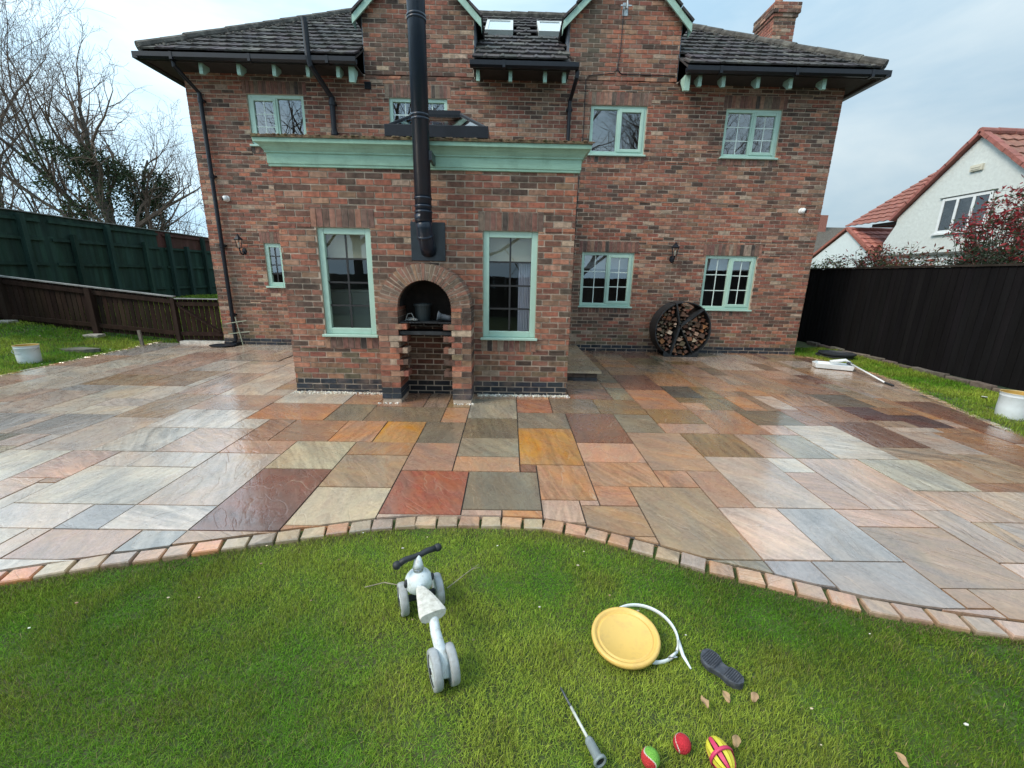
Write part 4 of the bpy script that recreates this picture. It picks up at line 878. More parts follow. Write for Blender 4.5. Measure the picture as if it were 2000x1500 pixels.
# ------------------------------------------------------------ grass
def grass(name, spots, seed, label):
    """spots: list of (x0,x1,y0,y1,density per m2,blade height,blade width)"""
    rng = np.random.default_rng(seed); Vs = []; Cs = []; n_tot = 0
    for x0, x1, y0, y1, dens, hh, ww in spots:
        n = int((x1 - x0) * (y1 - y0) * dens); X = rng.uniform(x0, x1, n); Y = rng.uniform(y0, y1, n)
        # skip what the camera can never see around its own feet
        keep = np.array([on_lawn(a, b) for a, b in zip(X, Y)]) if n else np.zeros(0, bool)
        X = X[keep]; Y = Y[keep]; n = len(X)
        if not n: continue
        Z = np.array([gz(a, b) for a, b in zip(X, Y)]) - .030
        p1 = np.array([noise.noise((a * 1.1, b * 1.1, 3)) for a, b in zip(X, Y)]); p2 = np.array([noise.noise((a * 4.2, b * 4.2, 9)) for a, b in zip(X, Y)]); p3 = np.array([noise.noise((a * .45 + 7, b * .45, 1)) for a, b in zip(X, Y)])
        ang = rng.uniform(0, 2 * np.pi, n); lean = rng.uniform(.1, 1.5, n) * hh; H = hh * rng.uniform(.55, 1.25, n) * (1 + .75 * p2 + .35 * p1); Wd = ww * rng.uniform(.6, 1.2, n)
        dx, dy = np.cos(ang), np.sin(ang); px, py = -dy, dx
        base = np.stack([X, Y, Z], 1); W3 = np.stack([px * Wd / 2, py * Wd / 2, np.zeros(n)], 1); D3 = np.stack([dx * lean, dy * lean, np.zeros(n)], 1)
        mid = base + D3 * .35 + np.stack([0 * H, 0 * H, H * .62], 1); tip = base + D3 + np.stack([0 * H, 0 * H, H], 1)
        V = np.stack([base - W3, base + W3, mid + W3 * .8, mid - W3 * .8, tip], 1); Vs.append(V)
        t = np.clip(.40 + 1.3 * p1 + .8 * p2 + .7 * p3 + rng.normal(0, .22, n), 0, 1)[:, None]
        lush = np.array([.115, .27, .020]); yel = np.array([.36, .44, .065]); c = lush * (1 - t) + yel * t
        dk = np.clip(.5 + 1.2 * p3 - .8 * p2, 0, 1)[:, None]; c = c * (.78 + .40 * dk)
        dry = rng.random(n) < .04 + .10 * np.clip(p2, 0, 1); c[dry] = np.array([.33, .28, .12]) * rng.uniform(.6, 1.1, (dry.sum(), 1))
        ed = np.array([yb_near(a) - b if (b > -9 and -8 < a < 4.5) else 9 for a, b in zip(X, Y)]); de = (rng.random(n) < .55 * np.clip(1 - (ed - .12) / .13, 0, 1)) & (ed < .3); c[de] = np.array([.24, .19, .10]) * rng.uniform(.5, 1.2, (de.sum(), 1))
        c *= rng.uniform(.5, 1.4, (n, 1)); Cs.append(c)
    V = np.concatenate(Vs); C_ = np.concatenate(Cs); n = len(V)
    me = bpy.data.meshes.new(name); me.vertices.add(n * 5); me.vertices.foreach_set('co', V.reshape(-1).astype(np.float32))
    idx = np.arange(n)[:, None] * 5; loops = np.concatenate([idx + np.array([[0, 1, 2, 3]]), idx + np.array([[3, 2, 4]])], 1).reshape(-1)
    me.loops.add(n * 7); me.loops.foreach_set('vertex_index', loops.astype(np.int32)); me.polygons.add(n * 2)
    ls = (np.arange(n)[:, None] * 7 + np.array([[0, 4]])).reshape(-1); me.polygons.foreach_set('loop_start', ls.astype(np.int32))
    try: me.polygons.foreach_set('loop_total', np.tile([4, 3], n).astype(np.int32))
    except Exception: pass
    me.update(calc_edges=True)
    a = me.attributes.new('Col', 'FLOAT_COLOR', 'FACE'); A_ = np.ones((n * 2, 4), np.float32); A_[:, :3] = np.repeat(C_, 2, 0); a.data.foreach_set('color', A_.ravel())
    me.materials.append(M_GRASS); o = bpy.data.objects.new(name, me); col.objects.link(o); return tag(o, label, 'grass', kind='stuff')
grass('lawn_grass', [(-3.2, 1.2, -8.25, -7.4, 42000, .018, .0021), (-3.9, 2.0, -7.4, -6.3, 40000, .018, .0022), (-4.9, -3.2, -8.5, -7.0, 12000, .022, .0034), (1.2, 3.2, -8.4, -7.0, 20000, .021, .0028), (-5, 3.2, -9.6, -8.25, 3500, .035, .005)], 1, 'short green lawn in the foreground with yellowish patches')
grass('left_grass', [(-10.5, -8.4, -3.5, .12, 4200, .05, .006), (-14, -10.5, -3.5, .12, 1700, .055, .009), (-14, -8.4, -7, -3.5, 700, .05, .012), (-12.6, -7.0, .12, 8.5, 900, .07, .014)], 2, 'bright green lawn rising left of the patio to the picket fence')
grass('right_grass', [(4.9, 7, -4.9, 0.9, 5200, .055, .006), (4.4, 7, -8, -4.9, 1500, .05, .008)], 3, 'narrow rough grass strip between patio and dark fence')

# ------------------------------------------------------------ lights and cameras on the walls
def cctv(x, y, z, label, yaw):
    t = thing('security_camera', (x, y, z), label, 'security camera', 'white dome security cameras high on the brick wall')
    g = MB(); g.lathe([(0, 0), (.055, 0), (.058, .012), (.04, .03), (0, .03)], Matrix.Translation((x, y, z)) @ Matrix.Rotation(R(90), 4, 'X'), 20); g.build('base', M_WHITEP, t, smooth=True)
    g = MB(); g.ball((x, y - .07, z - .005), .055, nu=20, nv=14); g.build('housing', M_WHITEP, t, smooth=True)
    g = MB(); d = Vector((math.sin(yaw), -math.cos(yaw), -.15)).normalized(); c = Vector((x, y - .07, z - .005)); g.tube([c + d * .035, c + d * .060], .034, 18); g.build('lens', M_BLACK, t)
cctv(-6.50, 0, 2.80, 'white security camera on the far left of the wall beside the downpipe', R(-50))
cctv(5.075, 0, 2.805, 'white security camera near the right corner of the house wall', R(45))
def lantern(x, z, label):
    t = thing('wall_lantern', (x, 0, z), label, 'wall lantern', 'black coach lanterns on the house wall')
    g = MB(); g.lathe([(0, 0), (.045, 0), (.045, .012), (0, .02)], Matrix.Translation((x, 0, z)) @ Matrix.Rotation(R(90), 4, 'X') @ Matrix.Diagonal((1, 1.5, 1, 1)), 14); g.build('back_plate', M_BLACK, t)
    g = MB(); g.tube([(x, -.01, z - .02), (x, -.06, z - .07), (x, -.13, z - .05), (x, -.16, z + .02), (x, -.16, z + .05)], .014, 8); g.build('arm', M_BLACK, t, smooth=True)
    g = MB(); c = Matrix.Translation((x, -.16, z + .05)); g.lathe([(0, 0), (.045, 0), (.045, .012)], c, 6)
    for k in range(6):
        a = k * math.pi / 3; g.bar((x + .043 * math.cos(a), -.16 + .043 * math.sin(a), z + .06), (x + .068 * math.cos(a), -.16 + .068 * math.sin(a), z + .22), .008, .008)
    g.lathe([(.088, .165), (.092, .172), (.05, .215), (.028, .235), (.028, .245), (.012, .25), (.014, .275), (0, .28)], c, 6); g.build('cage', M_BLACK, t)
    g = MB(); g.lathe([(.041, .012), (.065, .166)], c, 6); g.build('glass', M_GLASS2, t)
    g = MB(); g.lathe([(.012, .012), (.012, .07), (.018, .08), (.018, .11), (0, .12)], c, 10); g.build('bulb', mat('bulb_glass', (.6, .58, .5), .3), t)
lantern(-6.30, 1.80, 'black coach lantern on the left of the wall next to the downpipe and small window')
lantern(2.545, 1.82, 'black coach lantern between the two right ground floor windows')
# aerial and its cable
g = MB(); g.tube([(1.166, -.012, 6.15), (1.166, -.012, 5.6), (1.13, -.012, 5.25), (1.12, -.012, 5.2), (1.07, -.012, 5.14), (.60, -.012, 5.09), (.55, -.012, 5.03), (.56, -.012, 4.2), (.52, -.012, 3.4), (.50, -.012, 2.0), (.46, -.012, .35), (.42, -.03, .27), (.38, -.012, .32), (.375, -.012, .45)], .0075, 6)
g.tube([(1.13, -.012, 5.25), (1.16, -.012, 5.17), (1.22, -.012, 5.13), (2.25, -.012, 5.12)], .0075, 6)
tag(g.build('aerial_cable', M_BLACK, loc=(1.1, -.01, 5.2)), 'black cable running down the brick wall from the aerial on the right gable', 'cable')
t = thing('aerial_bracket', (1.17, 0, 6.15), 'small metal aerial bracket at the top of the right gable wall', 'aerial')
g = MB(); g.bar((1.10, -.06, 6.18), (1.30, -.06, 6.18), .02, .02); g.bar((1.20, 0, 6.16), (1.20, -.14, 6.2), .025, .025); g.box(1.15, 1.25, -.012, 0, 6.05, 6.25); g.build('bracket', M_GALV, t)
g = MB(); g.tube([(1.2, -.14, 6.10), (1.2, -.14, 6.9)], .014, 8); g.build('pole', M_GALV, t)

# ------------------------------------------------------------ fences
def mbw(): return MB()
rf_ = random.Random(31)
# dark fence on the right
fn = thing('dark_fence', (7.0, -2, -.2), 'tall black brown closeboard fence along the right side of the garden', 'fence')
g = MB(); y = -9.4
while y < 3.0:
    w_ = .118 + rf_.uniform(-.003, .003); zt = 1.72 + rf_.uniform(-.004, .004); o = rf_.uniform(-.003, .003)
    g.hexa([(7.0 + o, y, -.13), (7.0 + o + .006, y + w_, -.13), (7.022, y + w_, -.13), (7.022, y, -.13), (7.0 + o, y, zt), (7.0 + o + .006, y + w_, zt), (7.022, y + w_, zt), (7.022, y, zt)], jit((.0085, .008, .009), .14, rf_)); y += w_ + .002
g.build('board_panel', M_BLACKF, fn)
g = MB(); g.box(6.975, 7.05, -9.4, 3.0, 1.722, 1.755, (.035, .03, .026)); g.build('capping', M_BLACKF, fn)
for y in (-9, -7.2, -5.4, -3.6, -1.8, 0, 1.8): g = MB(); g.box(7.024, 7.11, y, y + .09, -.2, 1.70, (.015, .013, .012)); g.build('post', M_BLACKF, fn)
ORD = ['first', 'second', 'third', 'fourth', 'fifth', 'sixth', 'seventh', 'eighth', 'ninth', 'tenth', 'eleventh', 'twelfth', 'thirteenth', 'fourteenth', 'fifteenth', 'sixteenth', 'seventeenth', 'eighteenth', 'nineteenth', 'twentieth', 'twenty first', 'twenty second', 'twenty third', 'twenty fourth', 'twenty fifth', 'twenty sixth', 'twenty seventh', 'twenty eighth', 'twenty ninth', 'thirtieth']
y = 1.6; rk = random.Random(12); kst = -1
while y > -5.2:
    kst += 1
    L = rk.uniform(.25, .5); y -= L + rk.uniform(.01, .05); g = MB(); h = rk.uniform(.05, .085); x0 = 6.86 + rk.uniform(-.015, .02)
    M = Matrix.Translation((x0 + .05, y + L / 2, pz(y) + h / 2 - .02)) @ Matrix.Rotation(rk.uniform(-.04, .04), 4, 'Z') @ Matrix.Rotation(rk.uniform(-.04, .04), 4, 'X'); g.obox(M, .11, L, h + .02, jit((.16, .13, .105), .3, rk))
    tag(g.build('edging_stone', M_STONE, loc=(x0 + .05, y + L / 2, pz(y)), bevel=.01), f'{ORD[kst]} stone from the house end in the row at the foot of the dark fence', 'stone', 'edging stones along the foot of the dark fence')
# picket fence with gate
PF = [(-7.05, .08), (-8.0, .08), (-9.75, .10), (-11.55, .12), (-13.4, .14)]
pf = thing('picket_fence', (-10.5, .1, .2), 'low dark brown picket fence on the left between the lawns', 'fence')
def ztop(x): P = [(-7.0, .80), (-8.0, .835), (-9.75, 1.005), (-11.55, 1.19), (-13.5, 1.42)]; xs = [p[0] for p in P][::-1]; zs = [p[1] for p in P][::-1]; return float(np.interp(x, xs, zs))
def zbot(x): return float(np.interp(x, [-13.5, -11.55, -9.75, -8.0, -7.0], [.42, .27, .12, -.02, -.04]))
def fy(x): return .10 - .03 * (x + 10)* .2
DB = (.026, .015, .011)
g = MB(); x = -13.6
while x < -8.06:
    b = x + .088; y_ = fy(x) + .03
    g.hexa([(x, y_, zbot(x) - .06), (b, y_, zbot(b) - .06), (b, y_ + .018, zbot(b) - .06), (x, y_ + .018, zbot(x) - .06), (x, y_, ztop(x) - .01), (b, y_, ztop(b) - .01), (b, y_ + .018, ztop(b) - .01), (x, y_ + .018, ztop(x) - .01)], jit(DB, .3, rf_)); x += .109
g.build('pickets', M_PLANK, pf)
for dz0, nm_ in ((-.10, 'top_rail'), (.14, 'bottom_rail')):
    for a, b in zip(PF[1:-1], PF[2:]):
        g = MB(); f_ = (lambda x: ztop(x) + dz0) if dz0 < 0 else (lambda x: zbot(x) + dz0 - .06)
        g.bar((a[0], fy(a[0]) + .005, f_(a[0])), (b[0], fy(b[0]) + .005, f_(b[0])), .045, .085, jit(DB, .2, rf_), up=(0, 0, 1)); g.build('rail', M_PLANK, pf)
g = MB()
for a, b in zip(PF[1:-1], PF[2:]): g.bar((a[0], fy(a[0]) + .02, ztop(a[0]) + .008), (b[0], fy(b[0]) + .02, ztop(b[0]) + .008), .09, .025, (.16, .14, .12))
g.build('capping', mat('weathered_cap', (.22, .22, .21), .6, var=.3), pf)
for x, w_ in ((-9.77, .11), (-11.62, .11), (-8.0, .075)):
    g = MB(); g.box(x - w_ / 2, x + w_ / 2, fy(x) - .07, fy(x) + .03, zbot(x) - .1, ztop(x) - .02, jit((.032, .020, .015), .2, rf_)); g.build('post', M_PLANK, pf)
gt = thing('picket_gate', (-7.5, .06, -.1), 'dark brown boarded gate with diagonal brace beside the house corner', 'gate')
g = MB(); x = -7.93
while x < -7.08: g.box(x, x + .088, .09, .108, -.08, .80, jit(DB, .3, rf_)); x += .108
g.build('pickets', M_PLANK, gt)
for z in (.70, .06): g = MB(); g.box(-7.95, -7.04, .045, .088, z - .04, z + .04, jit(DB, .2, rf_)); g.build('rail', M_PLANK, gt)
g = MB(); g.bar((-7.90, .06, .66), (-7.08, .06, .10), .03, .085, DB, up=(0, 1, 0)); g.build('brace', M_PLANK, gt)
g = MB(); g.box(-7.95, -7.03, .02, .12, .802, .82, (.2, .19, .17)); g.build('capping', mat('weathered_cap'), gt)
g = MB(); g.box(-7.96, -7.0, -.02, .16, -.16, -.095, (.5, .47, .42)); tag(g.build('gate_threshold', M_STONE, loc=(-7.5, .06, -.16)), 'pale stone threshold under the brown gate', 'threshold')
# green fence
gf = thing('green_fence', (-12.6, 4, .4), 'tall dark green closeboard fence behind the picket fence with brown top boards', 'fence')
GF = (.023, .050, .040); BRN = (.085, .04, .033)
zt_ = lambda y: 2.68 - .012 * (y - 2); g = MB(); y = -5
while y < 13:
    w_ = .125; z0 = gz(-12.6, y) - .05; zt = zt_(y); zs_ = zt - .52; o = rf_.uniform(-.004, .004)
    for a, b, c in ((z0, zs_, jit(GF, .22, rf_)), (zs_, zt, jit(BRN if y > 5.6 else GF, .2, rf_))):
        g.hexa([(-12.6 + o, y, a), (-12.594 + o, y + w_, a), (-12.62, y + w_, a), (-12.62, y, a), (-12.6 + o, y, b), (-12.594 + o, y + w_, b), (-12.62, y + w_, b), (-12.62, y, b)], c)
    y += w_ + .002
g.build('board_panel', M_GREENF, gf)
for z in (.78, 1.48, 2.08, 2.52):
    for y0 in (-5, -1.3, 2.3, 5.9, 9.3):
        g = MB(); g.box(-12.59, -12.55, y0, y0 + 3.4, z - .035, z + .035, jit(BRN if (z > 2.2 and y0 > 5) else GF, .15, rf_)); g.build('rail', M_GREENF, gf)
for k, y in enumerate((-4.4, -2.6, -.9, .6, 1.62, 2.80, 3.83, 5.05, 6.05, 6.83, 7.7, 8.9, 10.5)):
    g = MB(); tall = k % 2 == 0; zt = zt_(y) - (.05 if tall else .42); g.box(-12.56, -12.45, y - .055, y + .055, gz(-12.6, y) - .1, zt, jit(GF, .2, rf_)); g.build('post', M_GREENF, gf)
g = MB(); g.box(-12.64, -12.54, -5, 13, 2.665, 2.69); 
g = MB(); g.bar((-12.59, -5, zt_(-5) + .012), (-12.59, 13, zt_(13) + .012), .07, .022, (.12, .14, .13)); g.build('capping', mat('weathered_cap'), gf)
# ------------------------------------------------------------ neighbour's houses
nb = thing('white_house', (14, 2, 0), 'white rendered house with red tiled roof beyond the dark fence', 'house')
NX = 12.0; ya_, za_ = 3.54, 5.36
def gable_pts(): return [(1.6, -.3), (6.15, -.3), (6.15, 2.6), (5.95, 2.7), (5.78, 3.3), (5.62, 3.50), (ya_, za_), (-.6, 2.0), (-.6, -.3)]
g = MB(); P = [(-.6, -.3), (5.95, -.3), (5.95, 2.75), (5.62, 3.30), (5.62, 3.50), (ya_, za_), (-.6, 1.72)]
n = len(P); V = [(NX, y, z) for y, z in P] + [(NX + 7, y, z) for y, z in P]
g.add(V, [tuple(range(n)), tuple(range(n, 2 * n))[::-1]] + [(i, (i + 1) % n, n + (i + 1) % n, n + i) for i in range(n)]); g.build('wall', M_RENDER, nb)
def tiled(mb, p0, p1, q0, q1, rows, cols, base, amp=.03, rnd=random.Random(1)):
    """roof slope from eave p0->p1 to ridge q0->q1 with stepped wavy tile rows"""
    p0, p1, q0, q1 = map(Vector, (p0, p1, q0, q1)); nn = (p1 - p0).cross(q0 - p0).normalized()
    if nn.z < 0: nn = -nn
    for r_ in range(rows):
        t0, t1 = r_ / rows, (r_ + 1.12) / rows
        a, b = p0.lerp(q0, t0), p1.lerp(q1, t0); c, d = p0.lerp(q0, min(1, t1)), p1.lerp(q1, min(1, t1)); m = cols * 4; V = []
        for i in range(m + 1):
            s = i / m; wv = amp * .5 * (1 + math.cos(2 * math.pi * i / 4)); V += [a.lerp(b, s) + nn * (wv + .045), c.lerp(d, s) + nn * (wv + .01), a.lerp(b, s) + nn * (wv + .015)]
        for i in range(m): mb.add([V[3 * i], V[3 * i + 3], V[3 * i + 4], V[3 * i + 1], V[3 * i + 2], V[3 * i + 5]], [(0, 1, 2, 3), (0, 4, 5, 1)], jit(base, .12, rnd))
g = MB(); RT = (.27, .105, .075)
tiled(g, (NX - .08, -.75, 1.62), (NX + 7, -.75, 1.62), (NX - .08, ya_, za_ + .03), (NX + 7, ya_, za_ + .03), 16, 24, (.26, .12, .085)); tiled(g, (NX - .08, 5.75, 3.42), (NX + 7, 5.75, 3.42), (NX - .08, ya_, za_ + .03), (NX + 7, ya_, za_ + .03), 9, 24, RT)
roof2 = g.build('roof', M_REDT, nb)
g = MB()
for a, b in (((NX - .10, -.75, 1.70), (NX - .10, ya_, za_ + .09)), ((NX - .10, 5.78, 3.46), (NX - .10, ya_, za_ + .09))):
    a, b = Vector(a), Vector(b); n = int((b - a).length / .33)
    for i in range(n): p, q = a.lerp(b, i / n), a.lerp(b, (i + 1.04) / n); g.bar(p + Vector((.06, 0, .01 * (i % 2))), q + Vector((.06, 0, .01 * (i % 2))), .20, .09, jit((.30, .105, .085), .12, rf_))
caps(g, (NX - .12, ya_, za_ + .09), (NX + 7, ya_, za_ + .09), .10, c=(.27, .10, .08)); g.build('verge_tiles', M_REDT, roof2)
wn = MB(); y0, y1, z0, z1 = 2.85, 4.20, 2.89, 3.86; t = .075
for a, b, c, d in ((y0, y0 + t, z0, z1), (y1 - t, y1, z0, z1), (y0 + t, y0 + .42, z0, z0 + t), (y0 + .42 + t, y0 + .86, z0, z0 + t), (y0 + .86 + t, y1 - t, z0, z0 + t), (y0 + t, y0 + .42, z1 - t, z1), (y0 + .42 + t, y0 + .86, z1 - t, z1), (y0 + .86 + t, y1 - t, z1 - t, z1), (y0 + .42, y0 + .42 + t, z0, z1), (y0 + .86, y0 + .86 + t, z0, z1)): wn.box(NX - .03, NX + .02, a, b, c, d)
g = MB(); g.box(NX - .05, NX - .001, y0 - .08, y1 + .08, z1 + .012, z1 + .03); g.build('recess_shadow_strip', mat('lead_trim_and_shade', (.10, .11, .10), .6), nb)  # thin dark strip standing in for the recess shadow over the window
W2 = wn.build('window', M_WHITEP, nb, bevel=.004)
g = MB(); g.box(NX - .07, NX, y0 - .06, y1 + .06, z0 - .05, z0); g.build('sill', M_WHITEP, W2)
g = MB(); g.box(NX - .012, NX - .008, y0 + t, y1 - t, z0 + t, z1 - t); g.build('pane', mat('dark_pane', (.03, .035, .04), .05, coat=1, streak=(1, 1, 1), dirt=(.12, .13, .14), dscale=2.5, damt=.6), W2)
g = MB(); k = z0 + .08
while k < z1 - .1: g.box(NX - .018, NX - .013, y0 + .48, y1 - t, k, k + .008); k += .035
g.build('blind', mat('slat', (.06, .063, .068), .6), W2)
g = MB(); g.box(NX - .06, NX, 3.30, 3.62, 4.46, 4.62); g.box(NX - .075, NX - .06, 3.34, 3.58, 4.49, 4.52); g.box(NX - .075, NX - .06, 3.34, 3.58, 4.54, 4.57); al = g.build('air_vent', mat('cream_vent', (.58, .56, .46), .6), nb, bevel=.005)
g = MB(); g.box(NX - .10, NX, -.5, 5.9, 2.28, 2.34); g.build('string_course', mat('lead_trim_and_shade', (.10, .11, .10), .6), nb)
for z in (2.14, 2.0, 1.86): g = MB(); g.box(NX - .05, NX, -.5, 5.3, z - .035, z + .035); g.build('cladding_board', M_WHITEP, nb)
g = MB()   # lower rear wing roof
tiled(g, (NX + .3, 5.4, 3.50), (NX + .3, 8.2, 3.50), (NX + 2.6, 4.9, 5.5), (NX + 2.6, 7.1, 5.45), 12, 9, (.25, .095, .07)); g.box(NX + .5, NX + 3, 5.9, 7.2, 3.40, 3.50, (.03, .025, .025)); g.build('rear_roof', M_REDT, nb)
gr = thing('garage', (13.5, 7.8, 0), 'small white outbuilding with salmon red tiled roof left of the white house', 'garage')
g = MB(); P = [(5.75, -.3), (9.9, -.3), (9.9, 2.12), (7.84, 3.31), (5.75, 1.82)]; n = 5; GX = 12.12
V = [(GX, y, z) for y, z in P] + [(16, y, z) for y, z in P]; g.add(V, [tuple(range(n)), tuple(range(n, 2 * n))[::-1]] + [(i, (i + 1) % n, n + (i + 1) % n, n + i) for i in range(n)]); g.build('wall', mat('smooth_render', (.62, .69, .70), .85, var=.04), gr)
g = MB(); tiled(g, (GX - .05, 5.62, 1.74), (16, 5.62, 1.74), (GX - .05, 7.84, 3.35), (16, 7.84, 3.35), 9, 14, (.46, .18, .145), amp=.025); tiled(g, (GX - .05, 10.1, 2.03), (16, 10.1, 2.03), (GX - .05, 7.84, 3.35), (16, 7.84, 3.35), 7, 14, (.36, .14, .11)); rr_ = g.build('roof', M_REDT, gr)
g = MB(); g.bar((GX - .02, 5.62, 1.82), (GX - .02, 7.84, 3.43), .13, .08, (.30, .10, .07)); g.bar((GX - .02, 10.1, 2.10), (GX - .02, 7.84, 3.43), .13, .08, (.30, .10, .07)); caps(g, (GX - .05, 7.84, 3.40), (16, 7.84, 3.40), .07, c=(.36, .14, .11)); g.build('verge_tiles', M_REDT, rr_)
fr2 = thing('far_bungalow', (24, 24, 0), 'distant low house with grey brown roof and brick chimney behind the outbuilding', 'house')
g = MB(); g.hexa([(20, 22, 3.2), (27, 22, 3.2), (27, 28, 3.2), (20, 28, 3.2), (21.5, 25, 5.5), (27, 25, 5.5), (27, 25.1, 5.5), (21.5, 25.1, 5.5)], (.10, .085, .07)); g.build('roof', M_TILE, fr2)
g = MB(); g.box(20.3, 27, 22.4, 27.6, -.3, 3.2, (.3, .16, .12)); g.build('wall', M_STONE, fr2)
g = MB(); g.box(22.4, 23.2, 24.5, 25.3, 4.8, 6.3, (.28, .11, .08)); g.build('chimney', M_STONE, fr2)
# ------------------------------------------------------------ log store and logs
LX, LY, LZ, LR = 2.76, -.33, .405, .575
ls = thing('log_store', (LX, LY, pz(-.3)), 'round black steel log store leaning by the wall under the ground floor windows', 'log store')
Mr = Matrix.Translation((LX, LY, LZ)) @ Matrix.Rotation(R(90), 4, 'X')      # axis along -Y
g = MB(); g.lathe([(LR, -.19), (LR, .19), (LR - .020, .19), (LR - .020, -.19), (LR, -.19)], Mr, 56); g.build('ring', M_STEEL, ls, smooth=False)
def yl(a, r, d=.185): return (LX + r * math.cos(a), LY - d, LZ + r * math.sin(a))
ctr = (-.08, .08)
for nm_, p in (('divider', (.36, .44)), ('divider', (-.20, .53)), ('divider', (.26, -.50)), ('divider', (-.22, -.52))):
    g = MB(); g.hexa([(LX + q[0] + s * .017, y, LZ + q[1] - s * .017) for y in (LY - .215, LY + .18) for q, s in ((ctr, -1), (p, -1), (p, 1), (ctr, 1))]); 
    g.box(LX + min(ctr[0], p[0]) * 0 + p[0] - .017, LX + p[0] + .017, LY - .216, LY - .17, LZ + p[1] - .012, LZ + p[1] + .012); g.build(nm_, M_STEEL, ls)
g = MB(); g.box(LX - .34, LX + .36, LY - .21, LY + .2, pz(LY) + .0, pz(LY) + .02)
for s in (-1, 1): g.hexa([(LX + s * .20, y, pz(LY) + .018) for y in (LY - .21, LY - .19)] + [(LX + s * .36, y, pz(LY) + .018) for y in (LY - .19, LY - .21)] + [(LX + s * .30, y, pz(LY) + .10) for y in (LY - .21, LY - .19)] + [(LX + s * .36, y, pz(LY) + .12) for y in (LY - .19, LY - .21)])
g.build('foot', M_STEEL, ls)
rl = random.Random(17); placed = []
def segd(p, a, b):
    ax, ay = a; bx, by = b; px, py = p; t = max(0, min(1, ((px - ax) * (bx - ax) + (py - ay) * (by - ay)) / ((bx - ax) ** 2 + (by - ay) ** 2))); return math.hypot(px - ax - t * (bx - ax), py - ay - t * (by - ay))
DV = [(.36, .44), (-.20, .53), (.26, -.50), (-.22, -.52)]
tries = 0
while len(placed) < 150 and tries < 14000:
    tries += 1; r = math.sqrt(rl.random()) * (LR - .045); a = rl.uniform(0, 2 * math.pi); p = (r * math.cos(a), r * math.sin(a)); s = rl.uniform(.045, .078) * (1 if len(placed) < 36 else .60)
    if p[1] > .30 and p[0] > .1: continue
    if p[0] < .05 and p[0] > -.2 and -.12 < p[1] < .05: continue
    if r + s > LR - .025 or any(segd(p, ctr, d) < s + .008 for d in DV) or any(math.hypot(p[0] - q[0], p[1] - q[1]) < (s + q[2]) * .84 for q in placed): continue
    placed.append((*p, s))
LC = [(.34, .16, .085), (.44, .28, .19), (.26, .105, .055), (.32, .13, .05), (.24, .12, .08), (.16, .085, .055), (.56, .42, .31), (.22, .10, .065), (.13, .075, .055), (.15, .115, .07)]
for px_, pz_, s in placed:
    g = MB(); n = rl.choice([3, 3, 4, 4]); a0 = rl.uniform(0, 6.28); yf = LY - .165 + rl.uniform(-.02, .08); c = tuple(q * .82 for q in jit(rl.choice(LC[4:] if rl.random() < .3 else LC), .2, rl))
    F = [(LX + px_ + s * rl.uniform(.8, 1.35) * math.cos(a0 + 6.283 * k / n), LZ + pz_ + s * rl.uniform(.55, 1.15) * math.sin(a0 + 6.283 * k / n)) for k in range(n)]; tw = rl.uniform(-.008, .008)
    V = [(x, yf + rl.uniform(-.008, .008), z) for x, z in F] + [(x + tw, LY + .17, z + tw) for x, z in F]
    g.add(V, [tuple(range(n))[::-1]], c); o = len(g.v) - 2 * n
    bk = jit((.07, .05, .038), .25, rl)
    for k in range(n): g.f.append((o + k, o + (k + 1) % n, o + n + (k + 1) % n, o + n + k)); g.c.append(bk if rl.random() < .5 else tuple(q * .7 for q in c)); g.r.append((0, 0, 0))
    
    cn_ = 'pale' if c[0] > .32 else 'orange brown' if c[0] > .23 else 'mid brown' if c[0] > .145 else 'dark brown' if c[0] > c[1] * 1.15 else 'greenish'
    hr = round(((90 - math.degrees(math.atan2(pz_, px_))) % 360) / 30) % 12 or 12; ra_ = math.hypot(px_, pz_) / LR; rn = 'against the rim' if ra_ > .80 else 'near the rim' if ra_ > .62 else 'midway out' if ra_ > .38 else 'close to the centre'
    tag(g.build('split_log', M_LOG, loc=(LX + px_, yf, LZ + pz_)), f"{'thick' if s > .055 else 'thin'} {cn_} log {rn} at {hr} o'clock in the round store", 'log', 'firewood logs in the round log store')
